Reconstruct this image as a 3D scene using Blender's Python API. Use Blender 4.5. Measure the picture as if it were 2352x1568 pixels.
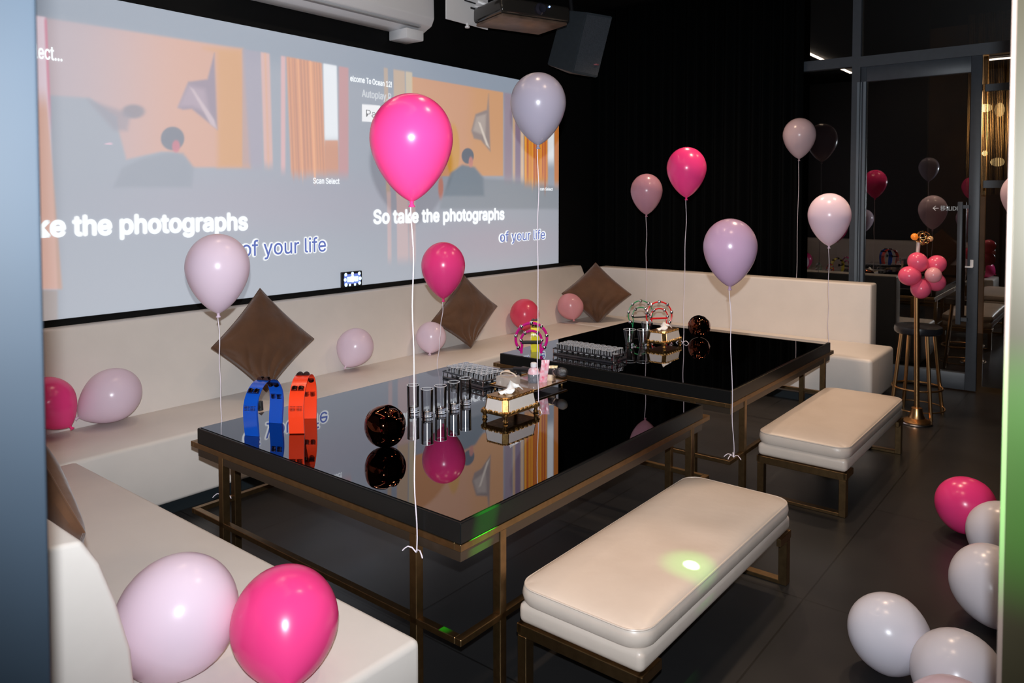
import bpy, bmesh, math, random
import numpy as np
from mathutils import Vector, Matrix
random.seed(4)
S = bpy.context.scene
for o in list(bpy.data.objects): bpy.data.objects.remove(o)
COL = S.collection
PI = math.pi

# ---------------------------------------------------------------- camera
F, CY, YAW, PITCH, H = 1742.98, 519.8, 0.6771, 0.0355, 1.70
cam = bpy.data.cameras.new('camera'); co = bpy.data.objects.new('camera', cam); COL.objects.link(co)
co.location = (0, 0, H); co.rotation_euler = (PI/2 - PITCH, 0, YAW - PI/2)
cam.sensor_width = 36; cam.lens = F/2352*36; cam.shift_y = (CY-784)/2352
cam.clip_start = 0.02
cam.dof.use_dof = True; cam.dof.focus_distance = 3.6; cam.dof.aperture_fstop = 6.0
S.camera = co
sn, cs = math.sin(YAW), math.cos(YAW)
def ray(px, py):
    r = (px-1176)/F; u3 = (CY-py)/F
    fw = math.cos(PITCH)+u3*math.sin(PITCH); u = u3*math.cos(PITCH)-math.sin(PITCH)
    return Vector((sn*r+cs*fw, -cs*r+sn*fw, u))
O = Vector((0, 0, H))
def onX(px, py, x): d = ray(px, py); return O+d*(x/d.x)
def onY(px, py, y): d = ray(px, py); return O+d*(y/d.y)
def onZ(px, py, z): d = ray(px, py); return O+d*((z-H)/d.z)
def project(X, Y, Z):
    r = sn*X-cs*Y; fw = cs*X+sn*Y; u = Z-H
    f2 = fw*math.cos(PITCH)-u*math.sin(PITCH); u2 = u*math.cos(PITCH)+fw*math.sin(PITCH)
    return 1176+F*r/f2, CY-F*u2/f2

# ---------------------------------------------------------------- world, exposure
w = bpy.data.worlds.new('world'); S.world = w; w.use_nodes = True
w.node_tree.nodes['Background'].inputs[0].default_value = (.02, .022, .03, 1)
w.node_tree.nodes['Background'].inputs[1].default_value = 0.3
S.view_settings.view_transform = 'Standard'; S.view_settings.look = 'None'
S.view_settings.gamma = 1; S.view_settings.exposure = 0; S.view_settings.use_curve_mapping = False

# ---------------------------------------------------------------- lights
def lamp(name, kind, loc, energy, color, **kw):
    l = bpy.data.lights.new(name, kind); l.energy = energy; l.color = color
    tgt = kw.pop('target', None)
    for k, v in kw.items(): setattr(l, k, v)
    o = bpy.data.objects.new(name, l); COL.objects.link(o); o.location = loc
    if tgt is not None:
        d = Vector(tgt)-Vector(loc); o.rotation_euler = d.to_track_quat('-Z', 'Y').to_euler()
    return o
fwd = Vector((cs, sn, 0)); rgt = Vector((sn, -cs, 0))
# the photographer's flash, just above and behind the lens
fl_at = O - fwd*0.03 + Vector((0, 0, .13)) + rgt*.005
lamp('camera_flash', 'SPOT', fl_at, 660, (.88, .94, 1.0), shadow_soft_size=.014, spot_size=math.radians(114), spot_blend=1.0, target=fl_at+ray(1180, 300)*4)
# warm spots added under the ceiling to fill in the ambient light
for i, (x, y, e) in enumerate([(2.9, 2.2, 35), (4.9, 1.5, 170), (6.1, 2.9, 150), (6.2, 1.0, 110), (2.6, .9, 70), (2.2, 3.6, 25)]):
    lamp('warm_ceiling_fill', 'SPOT', (x, y, 3.86), e, (1.0, .72, .50), shadow_soft_size=.10, spot_size=1.9, spot_blend=.9, target=(x, y, 0))
lamp('warm_ceiling_fill', 'SPOT', (2.1, 1.5, 3.86), 150, (1.0, .66, .42), shadow_soft_size=.06, spot_size=.42, spot_blend=1, target=(2.2, 1.25, .4))  # added spot, tints the near bench end where the lens shades the flash
# green party laser
gp = onZ(1587, 1300, .39)
LZ = (2.9, .4, 3.8)
lamp('green_laser', 'SPOT', LZ, 7000, (.25, 1, .3), shadow_soft_size=.004, spot_size=math.radians(.75), spot_blend=.5, target=gp)
lamp('green_laser', 'SPOT', LZ, 330, (.03, 1, .05), shadow_soft_size=.004, spot_size=math.radians(4.2), spot_blend=1, target=gp)
lamp('green_laser', 'SPOT', LZ, 9000, (.02, 1, .03), shadow_soft_size=.004, spot_size=math.radians(2.4), spot_blend=1, target=onY(1118, 1188, 1.635))

# ---------------------------------------------------------------- materials
MATS = {}
def mat(name, col=(.5, .5, .5), rough=.5, metal=0., spec=.5, emit=None, es=1., noise=0., nscale=8., bump=0., bscale=60., sub=0., trans=0., coat=0., ior=1.5, col2=None, alpha=1., sheen=0.):
    if name in MATS: return MATS[name]
    m = bpy.data.materials.new(name); m.use_nodes = True; nt = m.node_tree; b = nt.nodes['Principled BSDF']
    b.inputs['Base Color'].default_value = (*col, 1); b.inputs['Roughness'].default_value = rough
    b.inputs['Metallic'].default_value = metal; b.inputs['Specular IOR Level'].default_value = spec
    b.inputs['Transmission Weight'].default_value = trans; b.inputs['IOR'].default_value = ior
    b.inputs['Coat Weight'].default_value = coat; b.inputs['Coat Roughness'].default_value = .05
    b.inputs['Subsurface Weight'].default_value = sub; b.inputs['Subsurface Radius'].default_value = (.05, .03, .03)
    b.inputs['Alpha'].default_value = alpha; b.inputs['Sheen Weight'].default_value = sheen
    if emit: b.inputs['Emission Color'].default_value = (*emit, 1); b.inputs['Emission Strength'].default_value = es
    tc = nt.nodes.new('ShaderNodeTexCoord')
    if noise or col2:
        n = nt.nodes.new('ShaderNodeTexNoise'); n.inputs['Scale'].default_value = nscale; n.inputs['Detail'].default_value = 4
        nt.links.new(tc.outputs['Object'], n.inputs['Vector'])
        r = nt.nodes.new('ShaderNodeValToRGB'); c2 = col2 or tuple(c*(1-noise) for c in col)
        r.color_ramp.elements[0].position = .3; r.color_ramp.elements[1].position = .7
        r.color_ramp.elements[0].color = (*c2, 1); r.color_ramp.elements[1].color = (*col, 1)
        nt.links.new(n.outputs['Fac'], r.inputs['Fac']); nt.links.new(r.outputs['Color'], b.inputs['Base Color'])
    if bump:
        n2 = nt.nodes.new('ShaderNodeTexNoise'); n2.inputs['Scale'].default_value = bscale; n2.inputs['Detail'].default_value = 3
        nt.links.new(tc.outputs['Object'], n2.inputs['Vector'])
        bp = nt.nodes.new('ShaderNodeBump'); bp.inputs['Strength'].default_value = bump; bp.inputs['Distance'].default_value = .01
        nt.links.new(n2.outputs['Fac'], bp.inputs['Height']); nt.links.new(bp.outputs['Normal'], b.inputs['Normal'])
    MATS[name] = m; return m

CREAM = mat('cream_leather', (.75, .69, .64), .42, noise=.05, nscale=5, bump=.12, bscale=14)
BENCHL = mat('bench_leather', (.60, .51, .44), .38, noise=.05, nscale=6, bump=.25, bscale=9)
BRASS = mat('brushed_brass', (.30, .19, .09), .38, metal=1, noise=.25, nscale=30)
GOLD = mat('polished_gold', (.75, .46, .18), .22, metal=1)
GOLDP = mat('satin_gold', (.62, .36, .16), .30, metal=1)
BLACKP = mat('black_lacquer', (.008, .008, .008), .25, spec=.16)
GLASST = mat('black_mirror_glass', (.25, .25, .27), .015, metal=1)
DARKW = mat('black_wall_paint', (.003, .003, .0033), .7, spec=.2, noise=.3, nscale=3)
KICK = mat('dark_plinth', (.01, .016, .02), .5)
BROWN = mat('brown_satin', (.12, .054, .026), .6, spec=.2, noise=.25, nscale=10, bump=.35, bscale=14, sheen=.3)
PAPER = mat('white_tissue', (.85, .85, .85), .8)
WHITEP = mat('white_plastic', (.75, .75, .77), .35)
BLACKPL = mat('black_plastic', (.015, .015, .017), .35)
BLACKRUB = mat('black_rubber', (.01, .01, .01), .6)
CHROME = mat('chrome', (.8, .8, .82), .12, metal=1)
COPPER = mat('dark_copper_mirror', (.16, .052, .028), .04, metal=1)
FRAME = mat('charcoal_metal_frame', (.045, .055, .070), .42, noise=.15, nscale=20)
FRAMEL = mat('anodised_metal_edge', (.16, .20, .24), .35, metal=.4)
GLINT = mat('glass_glint', (.85, .85, .88), .12, spec=1., trans=.35)  # pale colour painting flash glints on glass rims, bases and flutes
GLASSC = mat('clear_glass', (1, 1, 1), .01, trans=1, ior=1.48)
RIBBON = mat('white_curling_ribbon', (.85, .75, .82), .3, spec=.8)
SILVERB = mat('silver_bell', (.8, .78, .85), .15, metal=1)

def glassy(name, tint, refl, rough=0.0):
    m = bpy.data.materials.new(name); m.use_nodes = True; nt = m.node_tree; nt.nodes.clear()
    out = nt.nodes.new('ShaderNodeOutputMaterial'); mx = nt.nodes.new('ShaderNodeMixShader')
    t = nt.nodes.new('ShaderNodeBsdfTransparent'); t.inputs[0].default_value = (*tint, 1)
    g = nt.nodes.new('ShaderNodeBsdfGlossy'); g.inputs['Roughness'].default_value = rough
    fr = nt.nodes.new('ShaderNodeFresnel'); fr.inputs[0].default_value = 1.45
    ad = nt.nodes.new('ShaderNodeMath'); ad.operation = 'ADD'; ad.inputs[1].default_value = refl
    nt.links.new(fr.outputs[0], ad.inputs[0]); nt.links.new(ad.outputs[0], mx.inputs[0])
    nt.links.new(t.outputs[0], mx.inputs[1]); nt.links.new(g.outputs[0], mx.inputs[2]); nt.links.new(mx.outputs[0], out.inputs[0])
    return m
PANE = glassy('tinted_pane', (.45, .47, .48), .15)
THIN = glassy('thin_clear_glass', (.975, .98, .985), .05, .10)

def balloon_mat(name, col, core, tr=.18):
    # latex: the film is a little translucent and shows a deeper colour where it is looked through at a slant
    m = bpy.data.materials.new(name); m.use_nodes = True; nt = m.node_tree; b = nt.nodes['Principled BSDF']
    n = nt.nodes.new('ShaderNodeTexNoise'); n.inputs['Scale'].default_value = 3
    tc = nt.nodes.new('ShaderNodeTexCoord'); nt.links.new(tc.outputs['Object'], n.inputs['Vector'])
    r = nt.nodes.new('ShaderNodeValToRGB'); r.color_ramp.elements[0].color = (*core, 1); r.color_ramp.elements[1].color = (*col, 1)
    r.color_ramp.elements[0].position = .25; r.color_ramp.elements[1].position = .6
    nt.links.new(n.outputs['Fac'], r.inputs['Fac']); nt.links.new(r.outputs['Color'], b.inputs['Base Color'])
    b.inputs['Roughness'].default_value = .24; b.inputs['Specular IOR Level'].default_value = .42
    t = nt.nodes.new('ShaderNodeBsdfTranslucent'); nt.links.new(r.outputs['Color'], t.inputs[0])
    mx = nt.nodes.new('ShaderNodeMixShader'); mx.inputs[0].default_value = tr
    out = nt.nodes['Material Output']
    nt.links.new(b.outputs[0], mx.inputs[1]); nt.links.new(t.outputs[0], mx.inputs[2]); nt.links.new(mx.outputs[0], out.inputs[0])
    return m
PINK = balloon_mat('hot_pink_latex', (.96, .06, .27), (.92, .045, .23), .12)
PALE = balloon_mat('pale_pink_latex', (.92, .74, .86), (.88, .70, .83), .2)
LILAC = balloon_mat('lilac_grey_latex', (.42, .38, .47), (.38, .35, .44), .2)
WHITEB = balloon_mat('pearl_white_latex', (.86, .83, .91), (.82, .80, .88), .2)
ROSE = balloon_mat('rose_pink_latex', (.95, .14, .26), (.92, .11, .22), .2)
BLUSH = balloon_mat('blush_pink_latex', (.95, .45, .50), (.92, .40, .45), .25)

# ---------------------------------------------------------------- mesh helpers
def link(name, bm, m, parent=None, smooth=True, loc=None):
    me = bpy.data.meshes.new(name); bm.normal_update(); bm.to_mesh(me); bm.free()
    for p in me.polygons: p.use_smooth = smooth
    for mm in (m if isinstance(m, (list, tuple)) else [m]): me.materials.append(mm)
    o = bpy.data.objects.new(name, me); COL.objects.link(o)
    if parent is not None: o.parent = parent
    if loc is not None: o.location = loc
    if smooth:
        try:
            me.set_sharp_from_angle(angle=math.radians(35))
        except Exception: pass
    return o
def abox(bm, lo, hi, bev=0., seg=2, mi=0, rot=None):
    lo = Vector(lo); hi = Vector(hi); c = (lo+hi)/2; s = hi-lo
    M = Matrix.Translation(c) @ (rot.to_4x4() if rot else Matrix.Identity(4)) @ Matrix.Diagonal((*s, 1))
    r = bmesh.ops.create_cube(bm, size=1, matrix=M); vs = r['verts']
    fs = {f for v in vs for f in v.link_faces}
    for f in fs: f.material_index = mi
    if bev > 0:
        es = list({e for v in vs for e in v.link_edges})
        bmesh.ops.bevel(bm, geom=es+vs, offset=bev, segments=seg, profile=.5, affect='EDGES', material=mi)
    return vs
def box(name, lo, hi, m, parent=None, bev=0., seg=2):
    bm = bmesh.new(); abox(bm, lo, hi, bev, seg); return link(name, bm, m, parent, smooth=bev > 0)
def tube(bm, pts, r, n=8, closed=False, cap=True):
    pts = [Vector(p) for p in pts]; N = len(pts); rings = []
    up = Vector((0, 0, 1))
    rr = r if isinstance(r, (list, tuple)) else [r]*N
    prev = None
    for i, p in enumerate(pts):
        a = pts[(i-1) % N] if (i > 0 or closed) else p; b = pts[(i+1) % N] if (i < N-1 or closed) else p
        t = (b-a).normalized()
        if prev is None:
            ref = up if abs(t.z) < .9 else Vector((1, 0, 0)); u = t.cross(ref).normalized()
        else:
            u = (prev - t*prev.dot(t)).normalized()
        prev = u; v = t.cross(u)
        rings.append([bm.verts.new(p+(u*math.cos(2*PI*k/n)+v*math.sin(2*PI*k/n))*rr[i]) for k in range(n)])
    for i in range(N if closed else N-1):
        A, B = rings[i], rings[(i+1) % N]
        for k in range(n): bm.faces.new((A[k], A[(k+1) % n], B[(k+1) % n], B[k]))
    if cap and not closed:
        bm.faces.new(rings[0][::-1]); bm.faces.new(rings[-1])
def lathe(bm, prof, n=32, M=None, mi=0):
    M = M or Matrix.Identity(4); rings = []
    for r, z in prof:
        if r < 1e-6: rings.append([bm.verts.new(M @ Vector((0, 0, z)))])
        else: rings.append([bm.verts.new(M @ Vector((r*math.cos(2*PI*k/n), r*math.sin(2*PI*k/n), z))) for k in range(n)])
    for A, B in zip(rings, rings[1:]):
        for k in range(n):
            k2 = (k+1) % n
            if len(A) == 1 and len(B) == 1: continue
            if len(A) == 1: f = bm.faces.new((A[0], B[k2], B[k]))
            elif len(B) == 1: f = bm.faces.new((A[k], A[k2], B[0]))
            else: f = bm.faces.new((A[k], A[k2], B[k2], B[k]))
            f.material_index = mi
def sphere(bm, c, r, seg=16, sc=(1, 1, 1)):
    bmesh.ops.create_uvsphere(bm, u_segments=seg, v_segments=max(6, seg//2), radius=r, matrix=Matrix.Translation(c) @ Matrix.Diagonal((*sc, 1)))
def prism(bm, poly, axis, a, b):
    # poly: 2d points; axis 'Y': points are (x, z) pushed from y=a to y=b
    def P(p, t): return Vector((p[0], t, p[1])) if axis == 'Y' else (Vector((t, p[0], p[1])) if axis == 'X' else Vector((p[0], p[1], t)))
    A = [bm.verts.new(P(p, a)) for p in poly]; B = [bm.verts.new(P(p, b)) for p in poly]; n = len(poly)
    bm.faces.new(A); bm.faces.new(B[::-1])
    for i in range(n): bm.faces.new((A[i], B[i], B[(i+1) % n], A[(i+1) % n]))
    bmesh.ops.recalc_face_normals(bm, faces=bm.faces)
def tag(o, label, cat, group=None):
    o['label'] = label; o['category'] = cat
    if group: o['group'] = group
    return o
def thing(name, label, cat, loc=(0, 0, 0), rz=0, group=None):
    o = bpy.data.objects.new(name, None); COL.objects.link(o); o.location = loc; o.rotation_euler = (0, 0, rz)
    return tag(o, label, cat, group)
def struct(o): o['kind'] = 'structure'; return o
def dup(root, loc, rz=None, label=None, group=None):
    r = root.copy(); COL.objects.link(r); r.location = loc
    if rz is not None: r.rotation_euler = (0, 0, rz)
    if label: r['label'] = label
    if group: r['group'] = group
    for ch in list(root.children):
        q = ch.copy(); COL.objects.link(q); q.parent = r
        for g in list(ch.children):
            d = g.copy(); COL.objects.link(d); d.parent = q
    return r
def text(name, s, size, m, parent, loc, rot, width=None, bold=0., extr=.0008, space=1.0, yscale=1., font=None):
    cu = bpy.data.curves.new(name, 'FONT'); cu.body = s; cu.size = size; cu.extrude = extr; cu.space_character = space
    cu.resolution_u = 3
    if font is not None: cu.font = font
    t = bpy.data.objects.new(name, cu); COL.objects.link(t)
    bpy.context.view_layer.update()
    dg = bpy.context.evaluated_depsgraph_get(); me = bpy.data.meshes.new_from_object(t.evaluated_get(dg))
    bpy.data.objects.remove(t)
    xs = [v.co.x for v in me.vertices]; x0, x1 = min(xs), max(xs)
    k = (width/(x1-x0)) if width else 1
    for v in me.vertices: v.co.x = (v.co.x-x0)*k; v.co.y *= yscale
    if bold > 0:        # thicken the strokes: the same letters shifted a little in eight directions
        bm = bmesh.new(); bm.from_mesh(me); base = list(bm.verts)+list(bm.edges)+list(bm.faces)
        for k in range(8):
            r_ = bmesh.ops.duplicate(bm, geom=base); vs = [v for v in r_['geom'] if isinstance(v, bmesh.types.BMVert)]
            bmesh.ops.translate(bm, verts=vs, vec=(bold*math.cos(k*PI/4), bold*math.sin(k*PI/4), 0))
        bm.to_mesh(me); bm.free()
    me.materials.clear(); me.materials.append(m)
    o = bpy.data.objects.new(name, me); COL.objects.link(o); o.parent = parent; o.location = loc; o.rotation_euler = rot
    return o

# ================================================================ SETTING
SY = 4.87            # screen plane
CEIL = 3.92
XC = 7.64            # curtain
XG = 7.75            # glass wall
# floor of large dark tiles
m = bpy.data.materials.new('dark_floor_tiles'); m.use_nodes = True; nt = m.node_tree; b = nt.nodes['Principled BSDF']
tc = nt.nodes.new('ShaderNodeTexCoord'); mp = nt.nodes.new('ShaderNodeMapping'); mp.inputs['Location'].default_value = (.35, .18, 0)
br = nt.nodes.new('ShaderNodeTexBrick'); br.offset = 0; br.inputs['Scale'].default_value = 1; br.inputs['Brick Width'].default_value = 1.2; br.inputs['Row Height'].default_value = 1.2
br.inputs['Mortar Size'].default_value = .004; br.inputs['Color1'].default_value = (.020, .020, .021, 1); br.inputs['Color2'].default_value = (.024, .0235, .024, 1); br.inputs['Mortar'].default_value = (.008, .008, .008, 1)
nz = nt.nodes.new('ShaderNodeTexNoise'); nz.inputs['Scale'].default_value = 2.2; nz.inputs['Detail'].default_value = 6
mxx = nt.nodes.new('ShaderNodeMix'); mxx.data_type = 'RGBA'; mxx.blend_type = 'MULTIPLY'; mxx.inputs[0].default_value = .35
nt.links.new(tc.outputs['Object'], mp.inputs[0]); nt.links.new(mp.outputs[0], br.inputs[0]); nt.links.new(tc.outputs['Object'], nz.inputs[0])
nt.links.new(br.outputs[0], mxx.inputs[6]); nt.links.new(nz.outputs['Fac'], mxx.inputs[7]); nt.links.new(mxx.outputs[2], b.inputs['Base Color'])
rg = nt.nodes.new('ShaderNodeMapRange'); rg.inputs[3].default_value = .22; rg.inputs[4].default_value = .42
nt.links.new(nz.outputs['Fac'], rg.inputs[0]); nt.links.new(rg.outputs[0], b.inputs['Roughness'])
FLOOR = m
struct(box('floor', (-1.5, -3, -.1), (13, 6, 0), FLOOR))
struct(box('ceiling', (-1.5, -3, CEIL), (13, 6, CEIL+.1), DARKW))
struct(box('wall_back', (-1.5, SY+.06, 0), (XC+.4, SY+.2, CEIL), DARKW))
struct(box('wall_left', (-.1, 1.62, 0), (.30, SY+.06, CEIL), mat('dark_grey_plaster', (.05, .055, .065), .6)))
struct(box('wall_right', (12.2, -3, 0), (12.4, 6, CEIL), DARKW))
struct(box('wall_front', (2.4, -3.0, 0), (12.2, -2.8, CEIL), DARKW))

# recessed black strip below the screen
struct(box('trim_1', (-.1, SY-.01, .9), (7.5, SY+.06, .995), BLACKP))

# ---- projection screen --------------------------------------------------
Z0, Z1s, X0s, X1s = .985, 2.93, .32, 6.88
scr = thing('projection_screen', 'huge wall-wide projection screen showing a doubled karaoke picture with lyrics', 'screen', (0, SY, 0))
box('screen_panel', (X0s, .0, Z0), (X1s, .045, Z1s), mat('grey_screen_cloth', (.42, .43, .45), .75, spec=.1), scr)

def lin(c): return np.where(c <= .04045, c/12.92, ((c+.055)/1.055)**2.4)
def rgb(*c): return lin(np.array(c, float)/255.)
nx, nz_ = 900, 270
gx = np.linspace(.9, X1s, nx); gz = np.linspace(Z0, Z1s, nz_)
GX, GZ = np.meshgrid(gx, gz)
rr = sn*GX-cs*SY; fw = cs*GX+sn*SY; uu = GZ-H
f2 = fw*math.cos(PITCH)-uu*math.sin(PITCH); u2 = uu*math.cos(PITCH)+fw*math.sin(PITCH)
px = 1176+F*rr/f2; py = CY-F*u2/f2
img = np.zeros((nz_, nx, 3)); img[:] = rgb(160, 166, 176)
def blend(mask, col): 
    global img
    mask = np.clip(mask, 0, 1)[..., None]; img = img*(1-mask)+np.array(col)*mask
def sstep(a, b_, x): t = np.clip((x-a)/(b_-a), 0, 1); return t*t*(3-2*t)
def poly(pts, soft=2.5):
    # signed-distance based soft polygon mask
    P = np.array(pts, float); n = len(P); inside = np.zeros(px.shape, bool); dist = np.full(px.shape, 1e9)
    for i in range(n):
        a = P[i]; c = P[(i+1) % n]
        cond = ((a[1] > py) != (c[1] > py)); t = (py-a[1])/(c[1]-a[1]+1e-12)
        inside ^= cond & (px < (c[0]-a[0])*t+a[0])
        e = c-a; L = max((e**2).sum(), 1e-9); s_ = np.clip(((px-a[0])*e[0]+(py-a[1])*e[1])/L, 0, 1)
        dist = np.minimum(dist, np.hypot(px-a[0]-s_*e[0], py-a[1]-s_*e[1]))
    sd = np.where(inside, dist, -dist); return sstep(-soft, soft, sd)
def disc(cx, cy, rx, ry, soft=.15): d = np.hypot((px-cx)/rx, (py-cy)/ry); return 1-sstep(1-soft, 1+soft, d)
rng = np.random.RandomState(3)
# faint lower haze of the projected stage
blend(.35*disc(620, 470, 300, 60, .9), rgb(172, 160, 172)); blend(.35*disc(1120, 560, 140, 40, .9), rgb(176, 150, 165))
blend(.3*sstep(400, 740, py), rgb(182, 188, 196))
blend(.6*(1-sstep(0, 60, py-(20+.19*(px-120)))), rgb(140, 152, 166))
# left copy ----------
topL = 44+.166*(px-130)
wall = poly([(60, 34), (556, 112), (573, 384), (440, 384), (425, 362), (405, 350), (370, 348), (290, 366), (272, 300), (268, 268), (205, 225), (60, 215)], 5)
og = .8*sstep(130, 480, px)[..., None]
blend(wall*(.55+.45*sstep(110, 420, px)), 0*img+rgb(198, 172, 174)*(1-og)+rgb(208, 164, 142)*og)
blend(.8*poly([(468, 110), (556, 114), (573, 384), (500, 384), (497, 120)], 10), rgb(206, 158, 112))
blend(.85*disc(306, 256, 26, 16, .3), rgb(138, 138, 148)); blend(.7*poly([(200, 228), (300, 262), (292, 300), (262, 300)], 8), rgb(150, 148, 158))
blend(.95*poly([(408, 247), (432, 188), (476, 182), (492, 122), (499, 298), (440, 250), (420, 252)], 4), rgb(150, 140, 155))
blend(.8*poly([(410, 245), (432, 196), (470, 205), (480, 260), (440, 244)], 8), rgb(176, 160, 172))
blend(.9*poly([(436, 200), (444, 205), (492, 275), (498, 296), (484, 286)], 3), rgb(200, 184, 190))
blend(.95*disc(396, 318, 27, 27, .1), rgb(122, 130, 142)); blend(.95*poly([(280, 385), (330, 362), (385, 350), (420, 352), (445, 385), (440, 430), (260, 430)], 6), rgb(150, 156, 166))
blend(.9*disc(404, 336, 9, 14, .3), rgb(196, 128, 140)); blend(.9*disc(250, 330, 9, 2, .4), rgb(225, 190, 205))
tl = 153+.18*(px-777)
def stripe(x0, x1, col, y1, a=1, dx=0.0, ytop=None, soft=3):
    yt = (112+.18*(px-556)) if ytop is None else ytop
    xx = px-dx*(py-300)
    blend(a*sstep(x0-soft, x0+soft, xx)*(1-sstep(x1-soft, x1+soft, xx))*sstep(-3, 3, py-yt)*(1-sstep(y1-10, y1+25, py)), col)
stripe(556, 602, rgb(168, 158, 172), 378, .6); stripe(604, 624, rgb(214, 176, 168), 372, .9, .03)
stripe(612, 616, rgb(212, 168, 140), 372, .8, .03)
stripe(645, 655, rgb(216, 176, 176), 385, .9); stripe(664, 745, rgb(212, 158, 128), 392, 1, .04); stripe(745, 776, rgb(228, 232, 236), 318, 1, .02); stripe(745, 776, rgb(206, 150, 122), 392, .9, .02, 322+0*px)
stripe(778, 800, rgb(196, 150, 150), 395, .9)
for x in range(668, 742, 7):
    stripe(x+rng.uniform(-2, 2), x+rng.uniform(2, 4), rgb(*( (236, 176, 138) if rng.rand() > .45 else (190, 140, 122))), 392+rng.uniform(-15, 30), .8, .04, soft=1.5)
# far-left sliver of another copy, painted warm as in the jamb's flash shadow
xs_ = 104+.045*(py-40)
blend(.9*(1-sstep(-4, 4, px-xs_))*sstep(-3, 3, py-(34+.14*(px-68)))*(1-sstep(660, 668, py)), rgb(222, 206, 216))
blend(.8*(1-sstep(-4, 4, px-xs_+6-.012*(py-200)*3))*sstep(190, 260, py)*(1-sstep(660, 668, py))*.8, rgb(206, 158, 128))
blend(.9*(1-sstep(0, 6, abs(px-xs_)))*sstep(36, 50, py)*(1-sstep(190, 330, py)), rgb(206, 140, 160))
blend(.6*(1-sstep(-4, 4, px-132))*sstep(664, 670, py), rgb(176, 160, 150))
# right copy ---------
topR = 176+.171*(px-945)
def maskR(y1): return sstep(-2, 2, py-topR)*(1-sstep(y1-3, y1+3, py))
blend(sstep(942, 948, px)*(1-sstep(1153, 1158, px))*maskR(404), rgb(206, 160, 124))
blend(.5*sstep(948, 950, px)*(1-sstep(1060, 1100, px))*maskR(404), rgb(204, 160, 140))
blend(.8*disc(1040, 345, 14, 55, .3), rgb(206, 160, 60))
blend(.95*poly([(1082, 300), (1092, 262), (1118, 252), (1122, 215), (1126, 348), (1104, 322), (1088, 318)], 3), rgb(150, 140, 138))
blend(.8*poly([(1086, 300), (1094, 268), (1116, 262), (1114, 312)], 4), rgb(184, 172, 164)); blend(.9*poly([(1098, 280), (1103, 282), (1124, 340), (1116, 332)], 2), rgb(220, 208, 196))
blend(.9*poly([(1010, 470), (1034, 400), (1058, 382), (1090, 386), (1112, 410), (1200, 415), (1283, 430), (1283, 480), (1010, 480)], 5), rgb(142, 150, 158))
blend(.95*disc(1074, 358, 14, 18, .1), rgb(104, 116, 128)); blend(.95*poly([(1020, 450), (1036, 396), (1062, 378), (1090, 384), (1110, 410), (1112, 450)], 5), rgb(122, 134, 144))
blend(.9*disc(1081, 372, 5, 12, .3), rgb(196, 140, 132)); blend(.7*disc(1012, 430, 6, 25, .4), rgb(200, 130, 110))
stripe(1158, 1176, rgb(158, 140, 152), 405, .8, 0, topR); stripe(1178, 1183, rgb(222, 186, 150), 400, .9, 0, topR)
stripe(1183, 1196, rgb(150, 132, 150), 405, .8, 0, topR); stripe(1196, 1202, rgb(230, 200, 170), 405, .9, 0, topR)
stripe(1204, 1258, rgb(214, 150, 84), 412, 1, 0, topR, 2); stripe(1258, 1272, rgb(228, 230, 232), 365, 1, 0, topR, 2); stripe(1273, 1284, rgb(200, 140, 92), 415, 1, 0, topR, 2)
for x in range(1206, 1256, 5):
    stripe(x+rng.uniform(-1, 1), x+rng.uniform(1, 2.5), rgb(*((242, 186, 118) if rng.rand() > .4 else (176, 104, 50))), 405+rng.uniform(-10, 30), .8, 0, topR, 1)
for x0_, x1_, cc in ((884, 893, (196, 172, 150)), (906, 932, (206, 178, 150)), (934, 949, (214, 196, 166))):
    stripe(x0_, x1_, rgb(*cc), 440, .75, .02, 150+.17*(px-850), 2); stripe(x0_+3, x1_+3, rgb(206, 180, 178), 590, .7, .01, 440+0*px, 2)
blend(sstep(830, 832, px)*(1-sstep(872, 874, px))*sstep(0, 2, py-(238+.09*(px-832)))*(1-sstep(0, 2, py-(278+.06*(px-832)))), rgb(238, 238, 240))
FLASHPART = .13
em = np.clip(img-FLASHPART, .015, None)
me = bpy.data.meshes.new('projected_picture')
verts = np.stack([GX, np.full_like(GX, -.002), GZ], -1).reshape(-1, 3)
idx = np.arange(nx*nz_).reshape(nz_, nx)
faces = np.stack([idx[:-1, :-1], idx[:-1, 1:], idx[1:, 1:], idx[1:, :-1]], -1).reshape(-1, 4)
me.vertices.add(len(verts)); me.vertices.foreach_set('co', verts.ravel())
me.loops.add(faces.size); me.loops.foreach_set('vertex_index', faces.ravel().astype(np.int32))
me.polygons.add(len(faces)); me.polygons.foreach_set('loop_start', np.arange(0, faces.size, 4, dtype=np.int32))
me.update(calc_edges=True)
ca = me.color_attributes.new('picture', 'FLOAT_COLOR', 'POINT')
ca.data.foreach_set('color', np.concatenate([em.reshape(-1, 3), np.ones((nx*nz_, 1))], 1).ravel().astype(np.float32))
pm = bpy.data.materials.new('projected_light'); pm.use_nodes = True; nt = pm.node_tree; b = nt.nodes['Principled BSDF']
b.inputs['Base Color'].default_value = (.42, .43, .45, 1); b.inputs['Roughness'].default_value = .75; b.inputs['Specular IOR Level'].default_value = .1
an = nt.nodes.new('ShaderNodeAttribute'); an.attribute_name = 'picture'
nt.links.new(an.outputs['Color'], b.inputs['Emission Color']); b.inputs['Emission Strength'].default_value = 1
me.materials.append(pm)
o = bpy.data.objects.new('projected_picture', me); COL.objects.link(o); o.parent = scr

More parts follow.
